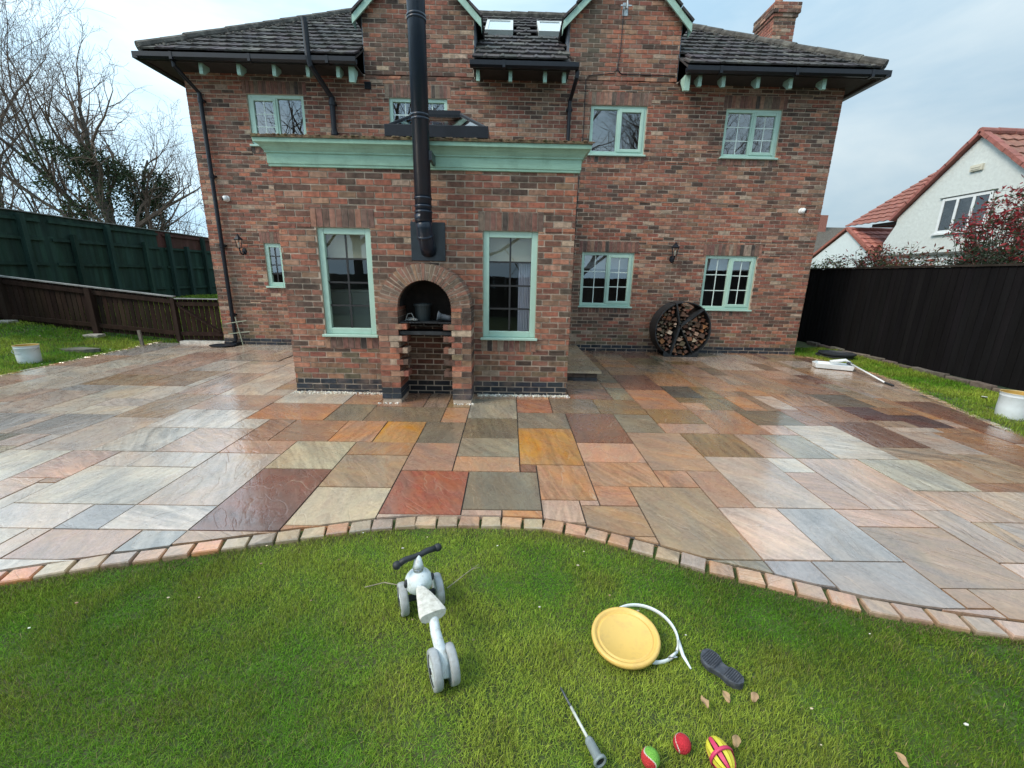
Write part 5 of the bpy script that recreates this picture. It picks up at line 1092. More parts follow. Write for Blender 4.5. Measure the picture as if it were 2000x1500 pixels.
# ------------------------------------------------------------ buckets, trays, bits by the walls
def bucket(x, y, z, r, h, label, seam):
    t = thing('paint_bucket', (x, y, z), label, 'bucket', 'white metal buckets standing on the grass')
    g = MB(); g.lathe([(0, 0), (r * .90, 0), (r * .93, .01), (r * .955, h * .45), (r * .965, h * .86), (r * .99, h * .875), (r * .975, h * .89), (r, h * .99), (r * 1.03, h), (r * 1.01, h * 1.012), (r * .97, h), (r * .93, h * .5)], Matrix.Translation((x, y, z)), 40); g.build('body', M_BUCKET, t, smooth=True)
    g = MB(); g.lathe([(r * .965, h * .995), (r * .93, h * .5), (r * .88, .02), (0, .02)], Matrix.Translation((x, y, z)), 32); g.build('lining', M_BIN, t, smooth=True)
    g = MB(); g.lathe([(r * .985, h * .995), (r * 1.025, h * 1.005), (r * 1.0, h * 1.018), (r * .96, h * 1.0)], Matrix.Translation((x, y, z)), 40); g.build('rim', mat('yellow_rim', (.50, .36, .13), .5, var=.3), t, smooth=True)
    for s in (-1, 1): g = MB(); a = seam; g.ball((x + s * math.cos(a) * r, y + s * math.sin(a) * r, z + h * .85), .014, nu=8, nv=6); g.build('handle_ear', M_GALV, t)
    g = MB(); P = []
    for k in range(17):
        b = math.pi * k / 16; c_, s_ = math.cos(seam), math.sin(seam); u_ = math.cos(b) * r * 1.03; dn_ = math.sin(b) * r * .95
        P.append((x + u_ * c_ + s_ * dn_ * .98 * .3 + s_ * .012, y + u_ * s_ - c_ * r * 1.03 * math.sin(b), z + h * .85 - dn_ * .55))
    g.tube(P, .0028, 6); g.build('handle', M_GALV, t)
bucket(-8.98, -2.02, gz(-8.98, -2.02) - .03, .155, .30, 'white metal bucket with yellow rim on the left lawn', .3)
bucket(5.69, -3.98, gz(5.69, -3.98) - .035, .16, .345, 'white metal bucket with yellow inside on the right grass strip by the dark fence', 1.2)
g = MB(); V = []; rs5 = random.Random(2); n = 14
for k in range(n):
    a = 6.283 * k / n; q = rs5.uniform(.85, 1.1); V.append((-9.08 + .36 * q * math.cos(a), -1.08 + .15 * q * math.sin(a)))
zz = gz(-9.08, -1.08) + .0; g.add([(x, y, zz - .04) for x, y in V] + [(x, y, zz + .025) for x, y in V], [tuple(range(n, 2 * n))] + [(k, (k + 1) % n, n + (k + 1) % n, n + k) for k in range(n)], (.12, .115, .09))
tag(g.build('stepping_stone', M_STONE, loc=(-9.08, -1.08, zz)), 'flat mossy grey stone lying in the left lawn behind the bucket', 'stone')
g = MB(); M = Matrix.Translation((-8.49, -.35, pz(-.35) + .12)) @ Matrix.Rotation(R(-3), 4, 'Y'); g.obox(M, .055, .035, .40, (.15, .13, .105)); tag(g.build('wooden_stake', M_STONE, loc=(-8.49, -.35, pz(-.35))), 'short weathered wooden stake at the edge of the left lawn', 'stake')
for x, y, lab in ((-9.72, -.07, 'pale flat stone at the foot of the picket fence post nearest the gate'), (-11.55, -.05, 'pale flat stone at the foot of the far left picket fence post')):
    g = MB(); z = gz(x, y); M = Matrix.Translation((x, y, z)) @ Matrix.Rotation(.1, 4, 'Z'); g.obox(M, .30, .22, .07, (.34, .31, .26)); tag(g.build('flat_stone', M_STONE, loc=(x, y, z), bevel=.015), lab, 'stone')
tr = thing('stick_trellis', (-6.55, -.12, pz(0)), 'small thin pale green stick frame leaning behind the left downpipe', 'trellis')
for a, b in (((-6.83, -.125, .315), (-6.38, -.125, .39)), ((-6.80, -.125, .10), (-6.34, -.125, .155)), ((-6.63, -.10, .46), (-6.50, -.17, -.13))): g = MB(); g.tube([a, b], .010, 6); g.build('stick', mat('pale_stick', (.30, .33, .25), .8), tr)
g = MB(); g.lathe([(0, .0), (.17, 0), (.19, .02), (.19, .035), (.12, .05), (0, .05)], Matrix.Translation((-6.86, -.30, pz(-.3))) @ Matrix.Diagonal((1.35, .8, 1, 1)), 16); g.box(-6.80, -6.60, -.24, -.02, pz(0), pz(0) + .06)
tag(g.build('drain_cover', M_BLACK, loc=(-6.8, -.3, pz(-.3))), 'black plastic drain surround at the foot of the left downpipe', 'drain')
# black round trays and white long handled tool
for k, (dx, dy) in enumerate(((0, 0), (.03, -.02))):
    t = MB(); z = gz(6.2, -.25) + .0 + k * .055; t.lathe([(0, 0), (.30, 0), (.33, .02), (.335, .05), (.32, .052), (.30, .02), (0, .015)], Matrix.Translation((6.2 + dx, -.25 + dy, z)), 32)
    tag(t.build('round_tray', M_RUBBER, loc=(6.2, -.25, z)), ('lower' if k == 0 else 'upper') + ' of two black round trays stacked on the grass by the dark fence', 'tray', 'black round trays on the grass')
t = thing('long_handled_tray', (5.35, -1.35, pz(-1.3)), 'white roller tray with a long white pole lying at the patio edge', 'tool')
z = pz(-1.35) + .012; g = MB(); a = R(-28)
def tp(u, v, w_): return (5.33 + u * math.cos(a) - v * math.sin(a), -1.36 + u * math.sin(a) + v * math.cos(a), z + w_)
O = [(-.30, -.16), (.30, -.16), (.34, .0), (.28, .17), (-.26, .17), (-.33, .05)]; I = [(u * .88, v * .84) for u, v in O]; n = 6
V = [tp(u * .94, v * .9, 0) for u, v in O] + [tp(*p, .085) for p in O] + [tp(*p, .085) for p in I] + [tp(u * .9, v * .9, .04) for u, v in I]
g.add(V, [(k, (k + 1) % n, n + (k + 1) % n, n + k) for k in range(n)] + [(n + k, n + (k + 1) % n, 2 * n + (k + 1) % n, 2 * n + k) for k in range(n)] + [(2 * n + k, 2 * n + (k + 1) % n, 3 * n + (k + 1) % n, 3 * n + k) for k in range(n)] + [tuple(range(3 * n, 4 * n))]); g.build('tray', M_WHITEP, t, bevel=.006)
g = MB(); g.tube([tp(-.05, .02, .11), tp(.18, .05, .16), tp(.26, 0, .12)], [.05, .045, .03], 12, flat=.6); g.build('head', M_WHITEP, t, smooth=True)
g = MB(); g.tube([tp(.20, -.03, .12), tp(.27, -.07, .11)], .028, 10); g.build('joint', M_RUBBER, t)
g = MB(); g.tube([tp(.24, -.05, .12), (5.37, -2.46, pz(-2.46) + .025)], .013, 10); g.build('pole', M_WHITEP, t, smooth=True)
g = MB(); g.tube([(5.37, -2.46, pz(-2.46) + .025), (5.368, -2.62, pz(-2.62) + .02)], .016, 10); g.build('grip', M_RUBBER, t)
g = MB(); g.obox(Matrix.Translation((6.2, -3.2, gz(6.2, -3.2) + .02)) @ Matrix.Rotation(.7, 4, 'Z') @ Matrix.Rotation(.3, 4, 'Y'), .16, .06, .006); tag(g.build('paper_scrap', M_WHITEP, loc=(6.2, -3.2, gz(6.2, -3.2))), 'scrap of white paper in the grass by the dark fence', 'litter')

# ------------------------------------------------------------ toys on the lawn
G0 = pz(-7.6) - .03
bk = thing('ride_on_bike', (-1.18, -7.4, G0), 'white and grey toddler balance bike with four wheels on the lawn', 'balance bike')
ax = Vector((-.185, .425, 0)).normalized(); sx = Vector((ax.y, -ax.x, 0))
def wheel(c, r, w_, side):
    M = Matrix((sx, Vector((0, 0, 1)).cross(sx), Vector((0, 0, 1)))).transposed()
    # local z axis of the lathe = axle
    zax = sx * side; xa_ = Vector((0, 0, 1)); ya_x = zax.cross(xa_); M = Matrix((xa_, ya_x, zax)).transposed().to_4x4(); M.translation = c
    g = MB(); g.lathe([(r * .74, -w_ / 2), (r * .95, -w_ / 2), (r, -w_ * .25), (r, w_ * .25), (r * .95, w_ / 2), (r * .74, w_ / 2)], M, 40); wh = g.build('wheel', M_TYRE, bk, smooth=True)
    g = MB(); g.lathe([(r * .74, -w_ / 2 + .002), (r * .74, w_ / 2 - .004), (r * .60, w_ / 2 - .010), (r * .22, w_ / 2 - .001), (0, w_ / 2 + .003)], M, 36); g.lathe([(r * .74, -w_ / 2 + .004), (0, -w_ / 2 + .006)], M, 24); g.build('rim', M_TOYW, wh, smooth=True)
    g = MB(); g.lathe([(r * .16, w_ / 2 - .002), (r * .15, w_ / 2 + .006), (0, w_ / 2 + .008)], M, 20); g.build('hub_cap', M_RUBBER, wh)
ra = Vector((-1.082, -7.615, G0)); fa = Vector((-1.262, -7.19, G0)); rw = .083
wheel(ra - sx * .036 + Vector((0, 0, rw)), rw, .036, -1); wheel(ra + sx * .036 + Vector((0, 0, rw)), rw, .036, 1)
wheel(fa - sx * .096 + Vector((0, 0, rw)), rw, .038, -1); wheel(fa + sx * .088 + Vector((0, 0, rw)), rw, .038, 1)
g = MB(); g.tube([fa - sx * .07 + Vector((0, 0, .075)), fa + sx * .07 + Vector((0, 0, .075))], .018, 12); g.tube([fa + Vector((0, 0, .07)), fa + Vector((0, 0, .13))], .035, 12); g.build('fork', M_RUBBER, bk)
hc = Vector((-1.268, -7.215, G0 + .185)); g = MB(); g.ball(hc, .071, nu=28, nv=20, sc=(1, 1, .95)); hd = g.build('head_sphere', M_TOYW, bk, smooth=True)
for s in (-1, 1): g = MB(); c = hc + sx * s * .0665 + ax * -.012 + Vector((0, 0, .012)); g.ball(c, .021, nu=14, nv=10, sc=(.5, 1, 1)); g.build('eye_patch', M_RUBBER, hd, smooth=True)
g = MB(); g.tube([hc + Vector((0, 0, .05)), hc + Vector((0, 0, .085))], [.026, .024], 20); g.build('collar', mat('chrome_ring', (.45, .46, .48), .3, metal=.8), bk, smooth=True)
hb = hc + Vector((-.004, .02, .135)); g = MB(); g.tube([hc + Vector((0, 0, .078)), hc + Vector((-.001, .006, .10)), hb + Vector((0, 0, .004))], [.029, .024, .013], 20); g.build('stem', M_TOYW, bk, smooth=True)
hx = Vector((.82, .57, 0)).normalized(); g = MB(); up = Vector((0, 0, 1))
g.tube([hb - hx * .105 - up * .010, hb - hx * .07 + up * .004, hb - hx * .02 + up * .002, hb + hx * .02 + up * .002, hb + hx * .05 + up * .008, hb + hx * .105 + up * .004], [.0155, .0155, .013, .014, .0155, .0155], 14); hbar = g.build('handlebar', M_RUBBER, bk, smooth=True)
for s, dz_ in ((-1, -.010), (1, .004)): g = MB(); g.ball(hb + hx * s * .112 + up * dz_, .0215, nu=16, nv=12); g.build('grip_end', M_RUBBER, hbar, smooth=True)
# saddle: tapered wedge, widening to the back
g = MB(); s0 = Vector((-1.240, -7.315, G0 + .228)); s1 = Vector((-1.140, -7.500, G0 + .232)); dS = (s1 - s0); nS = 12; rows = []
for i in range(nS + 1):
    t = i / nS; c = s0 + dS * t + Vector((0, 0, .010 * math.sin(t * 3.14) + .012 * t * t)); wd = (.020 + .046 * t ** .9) * (1 if t < .95 else .93); th = .018 + .020 * t; sd_ = Vector((-dS.y, dS.x, 0)).normalized(); row = []
    for k in range(12):
        a = 2 * math.pi * k / 12; row.append(c + sd_ * wd * math.copysign(abs(math.cos(a)) ** .7, math.cos(a)) + Vector((0, 0, (th * .45 if math.sin(a) > 0 else th) * math.copysign(abs(math.sin(a)) ** .8, math.sin(a)))))
    rows.append(row)
V = [p for r_ in rows for p in r_]; g.add(V, [(i * 12 + k, i * 12 + (k + 1) % 12, (i + 1) * 12 + (k + 1) % 12, (i + 1) * 12 + k) for i in range(nS) for k in range(12)] + [tuple(range(12))[::-1], tuple(nS * 12 + k for k in range(12))]); g.build('saddle', M_SEAT, bk, smooth=False, bevel=.004)
g = MB(); g.tube([hc - Vector((0, 0, .0)) + ax * -.05, s0 + Vector((0, 0, -.012)), (s0 + s1) / 2 - Vector((0, 0, .014)), s1 - Vector((.006, -.02, .012)), s1 + Vector((.014, -.035, -.05)), ra + Vector((-.004, .01, .155)) * 1 + Vector((0, 0, -.03)), ra + Vector((.001, -.004, .07)), ra + Vector((.006, -.03, .05))], [.022, .018, .02, .022, .023, .025, .029, .026], 16); g.build('frame', M_TOYW, bk, smooth=True)
# lid and clamp ring
lt = thing('bucket_lid', (-.235, -7.43, G0 + .03), 'round yellow bucket lid lying on the lawn on a white ring', 'lid')
g = MB(); M = Matrix.Translation((-.238, -7.425, G0 + .058)) @ Matrix.Rotation(R(5), 4, 'X') @ Matrix.Rotation(R(-4), 4, 'Y')
g.lathe([(0, .004), (.118, .004), (.121, .007), (.126, .007), (.129, .003), (.136, .002), (.140, .014), (.150, .017), (.158, .014), (.161, .004), (.158, -.010), (.150, -.010)], M, 64); g.build('disc', M_YEL, lt, smooth=True)
rg_ = thing('clamp_ring', (-.13, -7.36, G0), 'white metal clamp ring with lever lying half under the yellow lid', 'ring')
g = MB(); P = []
for k in range(49): a = R(-38) + 2 * math.pi * k / 48 * .985; P.append((-.128 + .163 * math.cos(a), -7.358 + .172 * math.sin(a), G0 + .022 + .004 * math.sin(2 * a)))
g.tube(P, .0065, 8, flat=1.7); g.build('hoop', mat('white_enamel', (.70, .75, .78), .3), rg_, smooth=True)
g = MB(); g.tube([(.024, -7.425, G0 + .036), (.012, -7.475, G0 + .042), (.004, -7.52, G0 + .05), (.012, -7.585, G0 + .05)], [.006, .009, .008, .004], 8); g.tube([(-.02, -7.512, G0 + .034), (-.055, -7.522, G0 + .04), (-.012, -7.49, G0 + .04)], [.004, .011, .006], 8); g.build('lever', mat('white_enamel'), rg_, smooth=True)
# shoe sole
sh = thing('toddler_boot', (.15, -7.56, G0), 'dark grey child shoe lying sole up on the lawn', 'shoe')
sa = Vector((.104, -7.492, 0)); sb = Vector((.220, -7.640, 0)); dS = sb - sa; Ls = dS.length; dS.normalize(); pS_ = Vector((dS.y, -dS.x, 0))
def outline(t): return .036 * (math.sin(math.pi * min(1, t / .62) ** .8) ** .55 if t < .31 else 1) if t < .31 else (.036 - .013 * math.sin(math.pi * (t - .31) / .46) ** 1 if t < .70 else .029 * max(0, 1 - ((t - .70) / .30) ** 2.6) ** .5)
g = MB(); n = 28; top = []; bot = []
ts = [i / n for i in range(n + 1)]
wv = [max(.003, 1.38 * outline(t)) for t in ts]; ringp = [(t, w_) for t, w_ in zip(ts, wv)] + [(t, -w_) for t, w_ in list(zip(ts, wv))[::-1]]
def sp_(t, w_, z): p = sa + dS * (t * Ls) + pS_ * (w_ + .008 * math.sin(t * 3)); return (p.x, p.y, G0 + z + .012 * (1 - t))
m = len(ringp); V = [sp_(t, w_ * .8, .006) for t, w_ in ringp] + [sp_(t, w_ * 1.0, .030) for t, w_ in ringp] + [sp_(t, w_ * 1.0, .040 - .006 * (.42 < t < .62)) for t, w_ in ringp] + [sp_(t, w_ * .93, .043 - .006 * (.42 < t < .62)) for t, w_ in ringp]
g.add(V, [(j * m + k, j * m + (k + 1) % m, (j + 1) * m + (k + 1) % m, (j + 1) * m + k) for j in range(3) for k in range(m)] + [(3 * m + k, 3 * m + k + 1, 3 * m + m - 2 - k, 3 * m + m - 1 - k) for k in range(n)])
g.build('sole', M_SHOE, sh, smooth=False)
g = MB()
for i in range(1, 20):
    t = .05 + .9 * i / 20
    if .42 < t < .6: continue
    w_ = outline(t) * 1.12; a_, b_ = Vector(sp_(t, w_, .0445)), Vector(sp_(t + .01, -w_, .0445)); g.bar(a_, b_, .0028, .003)
g.build('tread', mat('shoe_tread', (.028, .032, .042), .8), sh)
# spike with plastic socket
sk = thing('ground_spike', (-.52, -7.8, G0), 'thin white metal spike with a grey socket lying on the lawn', 'ground spike')
a, b = Vector((-.578, -7.655, G0 + .028)), Vector((-.466, -7.958, G0 + .045)); d = (b - a)
g = MB(); g.tube([a, a + d * .03, a + d * .30], [.001, .0045, .0055], 8); g.build('tip', mat('dark_steel', (.10, .11, .12), .45, metal=.6, var=.4, vscale=60), sk, smooth=True)
g = MB(); g.tube([a + d * .30, a + d * .74], .0058, 10); g.build('rod', mat('worn_white', (.55, .57, .53), .5, var=.2, vscale=50), sk, smooth=True)
g = MB(); q = d.normalized(); x_ = Vector((0, 0, 1)).cross(q).normalized(); y_ = q.cross(x_); M = Matrix((x_, y_, q)).transposed().to_4x4(); M.translation = a
L_ = d.length; g.lathe([(.0, L_ * .71), (.012, L_ * .71), (.0165, L_ * .74), (.018, L_ * .95), (.025, L_ * .955), (.0255, L_ * .985), (.021, L_ * .99), (.017, L_ * .985), (.015, L_ * .86), (0, L_ * .86)], M, 22); g.build('socket', mat('grey_plastic', (.24, .28, .29), .5, var=.2, vscale=40), sk, smooth=True)
g = MB(); g.lathe([(0, L_ * .972), (.0155, L_ * .972)], M, 18); g.build('socket_hole', M_DARK, sk)
# balls
def tennis(x, y, r, A_, B_, rot, label, name='tennis_ball'):
    M = Matrix.Rotation(rot[0], 4, 'X') @ Matrix.Rotation(rot[1], 4, 'Y') @ Matrix.Rotation(rot[2], 4, 'Z')
    def cf(d):
        s = .50 * math.cos(2 * math.atan2(d.y, d.x)); v = d.z - s * math.sqrt(max(0, 1 - d.z * d.z)) * 1.15
        if abs(v) < .075: return (.62, .58, .50)
        return A_ if v > 0 else B_
    g = MB(); g.ball((x, y, G0 + r + .008), r, M, 72, 48, cf); return tag(g.build(name, M_FELT, loc=(x, y, G0 + r), smooth=True), label, 'ball')
tennis(-.283, -7.935, .033, (.17, .42, .055), (.50, .035, .035), (.5, 1.25, .9), 'green and red tennis ball on the lawn near the bottom edge')
tennis(-.147, -7.885, .032, (.50, .022, .035), (.46, .018, .03), (1.2, .3, .3), 'plain red tennis ball on the lawn between the other two toys')
fb = thing('ribbed_ball_toy', (-.02, -7.95, G0), 'pink and yellow ribbed oval toy with a pink strap at the bottom of the lawn', 'toy')
c = Vector((-.022, -7.925, G0 + .043)); an = R(-78); ad = Vector((math.cos(an), math.sin(an), 0)); sd2 = Vector((-ad.y, ad.x, 0)); M = Matrix((sd2, Vector((0, 0, 1)), ad)).transposed().to_4x4()
PK = (.58, .045, .12); YL = (.68, .62, .06)
for k in range(12):
    g = MB(); a0 = 2 * math.pi * k / 12; P = []
    V = []
    for i in range(15):
        b = math.pi * (.03 + .94 * i / 14); rr3 = .042 * math.sin(b) ** .8; z = .058 * -math.cos(b)
        for da in (-.19, .19): V.append(c + M.to_3x3() @ Vector((rr3 * math.cos(a0 + da), rr3 * math.sin(a0 + da), z)))
        for da in (-.19, .19): V.append(c + M.to_3x3() @ Vector(((rr3 - .004) * math.cos(a0 + da), (rr3 - .004) * math.sin(a0 + da), z)))
    g.add(V, [(4 * i + a_, 4 * i + b_, 4 * i + 4 + b_, 4 * i + 4 + a_) for i in range(14) for a_, b_ in ((0, 1), (1, 3), (3, 2), (2, 0))], YL if k % 3 != 1 else PK); g.build('rib', M_COLOR, fb, smooth=False)
g = MB(); g.ball(c, .022, M, 16, 12, None, (.12, .03, .03), (1, 1, 2.0)); g.build('core', M_COLOR, fb, smooth=True)
MM = M.copy(); MM.translation = c; g = MB(); g.lathe([(.045, -.007), (.0475, 0), (.045, .007), (.043, 0)], MM @ Matrix.Translation((0, 0, .006)), 36, PK); g.lathe([(.010, .052), (.013, .056), (.012, .085), (0, .088)], MM, 14, PK); g.build('strap', M_COLOR, fb, smooth=True)
# fallen leaves, petals, twigs
lf = random.Random(6)
LF = [(.114, -7.699, 'curled pale brown leaf on the lawn nearest the dark shoe'), (.233, -7.70, 'brown leaf on the lawn right of the shoe, farthest right of the three near it'), (.013, -7.722, 'rolled pale leaf standing on the lawn between lid and shoe'), (.065, -7.872, 'long tan leaf lying beside the pink and yellow toy'), (.645, -7.93, 'tan leaf by itself in the lower right of the lawn')]
for x, y, lab in LF:
    g = MB(); a = lf.uniform(0, 6); n = 9; S_ = .026; V = []
    for i in range(n):
        t = i / (n - 1); wd = S_ * .55 * math.sin(math.pi * (t * .94 + .03)) * (1 + .12 * math.sin(t * 17)); u_ = (t - .5) * 2 * S_
        for s in (-1, 0, 1): V.append((x + u_ * math.cos(a) - s * wd * math.sin(a), y + u_ * math.sin(a) + s * wd * math.cos(a), G0 + .036 + abs(s) * .008 * math.sin(t * 5) + .006 * t))
    V += [(p[0], p[1], p[2] - .001) for p in V]
    o = n * 3; fs = [(3 * i + k, 3 * i + k + 1, 3 * i + k + 4, 3 * i + k + 3) for i in range(n - 1) for k in (0, 1)]; fs += [tuple(o + q for q in f[::-1]) for f in fs]
    g.add(V, fs, jit((.42, .28, .15), .15, lf)); tag(g.build('fallen_leaf', M_LEAF, loc=(x, y, G0 + .03)), lab, 'leaf', 'fallen leaves on the lawn')
g = MB()
for i in range(46):
    x = lf.uniform(-3.8, 2.2); y = lf.uniform(yb_near(x) - 1.1, yb_near(x) - .14)
    if lf.random() < .25: x = lf.uniform(-11, -8.6); y = lf.uniform(-2.6, -.2)
    s = lf.uniform(.003, .007); z = gz(x, y) + .0
    g.ball((x, y, z), s * (2 if x < -8 else 1), nu=5, nv=3, c=jit(lf.choice([(.7, .68, .6), (.55, .45, .3), (.25, .17, .1)]), .2, lf), sc=(1.6, 1, .5))
tag(g.build('petal_litter', M_STONE), 'scattered pale petals and crumbs on the lawn', 'litter', kind='stuff')
for P, lab in (([(-1.60, -7.09, .02), (-1.5, -7.06, .028), (-1.40, -7.08, .025), (-1.33, -7.10, .03)], 'thin pale twig on the lawn left of the toddler bike'), ([(-1.14, -7.10, .03), (-1.08, -7.03, .035), (-1.02, -6.96, .04), (-.98, -6.90, .03)], 'thin forked twig on the lawn right of the toddler bike handlebar')):
    g = MB(); Q = [(x, y, G0 + z + .012) for x, y, z in P]; g.tube(Q, [.003, .0028, .0025, .0012], 6, (.3, .26, .18)); g.tube([Q[2], (Q[2][0] + .05, Q[2][1] + .01, Q[2][2] + .01)], [.002, .001], 5, (.3, .26, .18)); tag(g.build('twig', M_STONE, loc=Q[0]), lab, 'twig')

# ------------------------------------------------------------ trees
def tree(name, label, base, H, seed, lean=(0, 0), r0=.2, nb=9, first=.3, ivy=0, cat='tree', group='bare winter trees beyond the green fence', spread=.9, split=None, twigs=4, lvl=3, up=1.0, thin=.006, ivyx=9):
    rnd = random.Random(seed); t = thing(name, base, label, cat, group); tk = MB(); cw = MB(); pts = []
    base = Vector(base)
    def rv(): return Vector((rnd.gauss(0, 1), rnd.gauss(0, 1), rnd.gauss(0, 1)))
    def limb(mb, p, d, r, L, lv):
        n = {0: 9, 1: 7, 2: 5, 3: 4}.get(lv, 3); P = [p.copy()]; Rr = [r]; d = d.normalized(); wob = {0: .10, 1: .20, 2: .28, 3: .32}.get(lv, .3)
        for i in range(n):
            d = (d + rv() * wob + Vector((0, 0, up * (.12 if lv else .03)))).normalized(); p = p + d * (L / n); P.append(p.copy()); Rr.append(max(thin * .6, r * (1 - (i + 1) / n) ** .8 if lv else r * (1 - .82 * (i + 1) / n)))
            if r > .03: pts.append((p.copy(), Rr[-1]))
        mb.tube(P, Rr, {0: 9, 1: 6, 2: 4}.get(lv, 3), caps=False); return P, Rr, d
    def grow(P, Rr, L, lv):
        if lv > lvl: return
        k = {1: nb, 2: 7, 3: 6, 4: twigs}[lv] if lv <= 4 else 0
        for i in range(k):
            t0 = first if lv == 1 else .22; u_ = t0 + (1 - t0) * (i + rnd.random()) / k; f = u_ * (len(P) - 1); j = min(len(P) - 2, int(f)); p = P[j].lerp(P[j + 1], f - j); ax_ = (P[j + 1] - P[j]).normalized()
            sd_ = rv(); sd_ = (sd_ - ax_ * sd_.dot(ax_)).normalized(); ang = rnd.uniform(.45, .95) * spread if lv == 1 else rnd.uniform(.45, 1.0)
            d = ax_ * math.cos(ang) + sd_ * math.sin(ang); r = max(thin, Rr[j] * rnd.uniform(.42, .62)); l2 = L * (.62 if lv == 1 else .55) * (1.15 - .45 * u_) * rnd.uniform(.8, 1.15)
            Q, Rq, _ = limb(cw, p, d, r, l2, lv); grow(Q, Rq, l2, lv + 1)
    stems = split or [((0, 0), 1.0)]
    for st_ in stems:
        (sx_, sy_), k = st_[:2]; rk_ = st_[2] if len(st_) > 2 else k
        P, Rr, _ = limb(tk, base - Vector((0, 0, .2)), Vector((lean[0] + sx_, lean[1] + sy_, 1)), r0 * rk_, H * k, 0); grow(P, Rr, H * k, 1)
    tk.build('trunk', M_BARK, t); cw.build('crown', M_TWIG, t)
    if ivy:
        g = MB()
        cand = [q for q in pts if q[0].z < base.z + H * .74 and q[0].x < base.x + ivyx and (ivyx > 5 or q[0].x > base.x - 1.5)]
        for i in range(ivy):
            p, r = rnd.choice(cand); ctr_ = p + rv() * (.13 + r * 1.4); s = rnd.uniform(.03, .055); n_ = rv().normalized(); a_ = n_.orthogonal().normalized(); b_ = n_.cross(a_)
            g.add([ctr_ + a_ * s, ctr_ + b_ * s * .7, ctr_ - a_ * s, ctr_ - b_ * s * .7], [(0, 1, 2, 3)], jit(rnd.choice([(.028, .052, .018), (.045, .08, .022), (.018, .035, .014), (.06, .09, .03)]), .2, rnd))
        g.build('ivy', M_IVY, t)
    return t
tree('ivy_clad_tree', 'leaning bare tree with dark ivy on trunk and limbs behind the green fence', (-15.7, 8.2, .4), 6.8, 8, (.02, 0), .25, 12, .25, ivy=15000, ivyx=.15, spread=.95, split=[((-.32, .1), .90, .75), ((.12, -.1), 1.0, 1.0), ((-.60, .2), 1.45, .45), ((-.45, -.2), 1.3, .35)])
tree('bare_tree', 'tall bare tree with long straight shoots at the far left edge', (-22.0, 9.5, .4), 10.0, 12, (.10, 0), .12, 11, .15, ivy=500, spread=.6, split=[((0, 0), 1.0), ((-.2, .1), .85)], twigs=3)
tree('bare_tree', 'many stemmed bare tree left of the ivy clad tree', (-19.2, 9.5, .4), 7.0, 23, (-.06, 0), .065, 10, .12, ivy=500, spread=.55, split=[((.1, 0), 1.0), ((-.25, .1), .95), ((.28, -.1), .8)], twigs=3)
tree('bare_tree', 'thin bare tree between the ivy clad tree and the house', (-14.6, 12.0, .4), 6.2, 31, (0, 0), .09, 10, .2, ivy=350, spread=.8, split=[((0, 0), 1.0), ((.2, 0), .8)], twigs=3)
tree('bare_tree', 'distant bare tree seen beside the left corner of the house', (-16.9, 19.0, .4), 7.6, 63, (0, 0), .12, 10, .2, spread=.9, twigs=3)
tree('bare_tree', 'short bare tree at the left edge with ivy at its foot', (-20.2, 7.6, .4), 5.2, 57, (-.1, 0), .08, 9, .2, ivy=700, spread=.7, twigs=3)
# thicket behind the fence
g = MB(); rt_ = random.Random(77); lv_ = MB()
for i in range(420):
    x = rt_.uniform(-30, -13.1); y = rt_.uniform(4, 16); h = rt_.uniform(1.8, 4.6); P = [Vector((x, y, .4))]; d = Vector((rt_.gauss(0, .22), rt_.gauss(0, .2), 1))
    for k in range(5): d = d + Vector((rt_.gauss(0, .12), rt_.gauss(0, .12), 0)); P.append(P[-1] + d.normalized() * h / 5)
    g.tube(P, [.022, .018, .014, .011, .008, .004], 3, caps=False)
    for k in range(7):
        j = rt_.randint(1, 4); q = P[j]; e_ = Vector((rt_.gauss(0, 1), rt_.gauss(0, 1), rt_.uniform(.3, 1.5))).normalized(); g.tube([q, q + e_ * .35, q + e_ * .7 + Vector((0, 0, .1))], [.008, .006, .003], 3, caps=False)
tag(g.build('thicket', M_TWIG), 'tangle of thin bare saplings behind the green fence', 'thicket', kind='stuff')
g = MB()
for i in range(2600):
    x = rt_.uniform(-24, -12.9); y = rt_.uniform(5, 14); k = noise.noise((x * .5, y * .5, 0)); zmx = 1.35 + .8 * k
    z = rt_.uniform(.6, max(1, zmx + .5)); s = rt_.uniform(.03, .055); n_ = Vector((rt_.gauss(0, 1), rt_.gauss(0, 1), rt_.gauss(0, 1))).normalized(); a_ = n_.orthogonal().normalized(); b_ = n_.cross(a_); p = Vector((x, y, z))
    g.add([p + a_ * s, p + b_ * s * .7, p - a_ * s, p - b_ * s * .7], [(0, 1, 2, 3)], jit(rt_.choice([(.03, .055, .02), (.05, .08, .03), (.09, .08, .045)]), .2, rt_))
tag(g.build('undergrowth', M_IVY), 'low leafy undergrowth along the back of the green fence', 'undergrowth', kind='stuff')
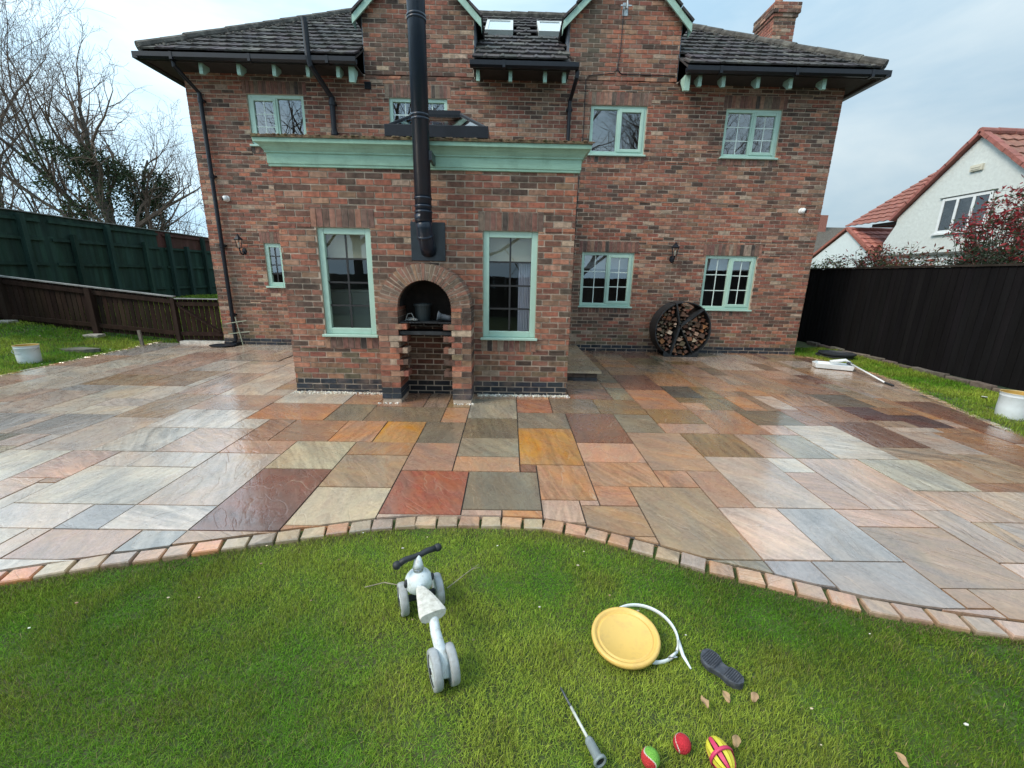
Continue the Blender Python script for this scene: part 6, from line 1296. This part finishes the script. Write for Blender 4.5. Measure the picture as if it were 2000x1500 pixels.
# trees behind the photographer, mirrored in the panes
for i, (x, y, H_, s_) in enumerate(((-8.5, -20, 15, 101), (-4.5, -21, 15, 102), (2.6, -19, 15, 103), (7.2, -20, 15, 104), (-13, -22, 15, 105), (11.5, -20, 15, 106))):
    tree('bare_tree', f'bare tree behind the viewer, {ORD[[2, 3, 4, 5, 1, 6][i] - 1]} from the left of the mirrored row', (x, y, -.5), H_, s_, (0, 0), .27, 13, .15, spread=.8, group='bare trees mirrored in the upstairs windows', split=[((0, 0), 1), ((.3, 0), .8)])
g = MB()
for i in range(110):
    x = -26 + i * .5; g.box(x, x + .49, -17.05, -17, -.45, 1.35 + .02 * math.sin(i * 2.1), jit((.05, .035, .025), .3, rt_))
tag(g.build('garden_fence', M_PLANK, loc=(0, -17, -.4)), 'brown board fence at the far end of the garden behind the viewer', 'fence')
# shrubs beyond the dark fence
def shrub(name, label, c, rx, rz, n, cols, seed, stems=14, leaf=(.03, .06), zmin=1.2, top=.3):
    rnd = random.Random(seed); t = thing(name, (c[0], c[1], -.2), label, 'shrub'); g = MB(); st_ = MB(); cl = []
    for i in range(stems):
        a = rnd.uniform(0, 6.28); q = math.sqrt(rnd.random()); e_ = Vector((c[0] + rx * q * math.cos(a), c[1] + rx * q * math.sin(a), c[2] + rz * rnd.uniform(-.5, 1.0) * (1.1 - .6 * q))); m_ = Vector((c[0], c[1], 0)).lerp(e_, .5) + Vector((rnd.gauss(0, .08), rnd.gauss(0, .08), .2)); P = [Vector((c[0] + rnd.uniform(-.15, .15), c[1] + rnd.uniform(-.15, .15), -.2)), m_, e_]
        st_.tube(P, [.02, .012, .003], 4, caps=False)
        for k in range(5):
            u_ = rnd.uniform(.45, 1); p = m_.lerp(e_, u_); q2 = p + Vector((rnd.gauss(0, .16), rnd.gauss(0, .16), rnd.uniform(.02, .3))); st_.tube([p, q2], [.006, .002], 3, caps=False); cl.append((p, q2))
    for i in range(n):
        p, q2 = rnd.choice(cl); u_ = rnd.random(); o = p.lerp(q2, u_) + Vector((rnd.gauss(0, .045), rnd.gauss(0, .045), rnd.gauss(0, .045)))
        s = rnd.uniform(*leaf); d = Vector((rnd.gauss(0, 1), rnd.gauss(0, 1), rnd.uniform(-.3, 1.2))).normalized(); a_ = d.cross(Vector((rnd.gauss(0, 1), rnd.gauss(0, 1), rnd.gauss(0, 1)))).normalized()
        hh = (o.z - c[2]) / rz; ci = cols[0] if rnd.random() < top + .5 * hh * (u_ > .4) else rnd.choice(cols[1:]); tip_ = o + d * s * 2; mid_ = o + d * s
        g.add([o, mid_ + a_ * s * .36, tip_, mid_ - a_ * s * .36], [(0, 1, 2, 3)], jit(ci, .25, rnd))
    st_.build('stems', M_BARK, t); g.build('foliage', M_IVY, t); return t
RED = (.30, .028, .035); GRN = (.035, .055, .02); OL = (.10, .11, .03)
shrub('photinia_shrub', 'large shrub with red young leaves at the right edge above the dark fence', (9.2, -.15, 2.25), .80, 1.40, 4600, [RED, GRN, (.05, .07, .025), RED], 3, 95, top=.40)
shrub('photinia_shrub', 'sparse reddish shrub above the dark fence in front of the outbuilding', (8.6, 2.35, 1.75), .75, .85, 1900, [(.26, .05, .045), OL, (.12, .07, .03), GRN], 4, 44, top=.3)
shrub('photinia_shrub', 'sparse reddish brown shrub above the dark fence between the red shrub and the outbuilding', (8.6, 1.15, 1.66), .7, .80, 1700, [(.26, .06, .045), OL, (.14, .08, .03), GRN], 8, 36, top=.3)
shrub('green_shrub', 'small yellow green shrub above the dark fence beside the house corner', (8.7, 4.0, 1.70), .45, .50, 1000, [(.12, .13, .03), GRN, OL], 5, 26)
shrub('dark_conifer_bush', 'dark green bush at the right edge under the red leaved shrub', (8.7, -.25, 1.9), .5, .35, 2200, [(.015, .035, .015), (.02, .045, .02), (.012, .03, .012)], 6, 40, leaf=(.02, .04))
for o in bpy.data.objects:
    if '_o' in o: del o['_o']
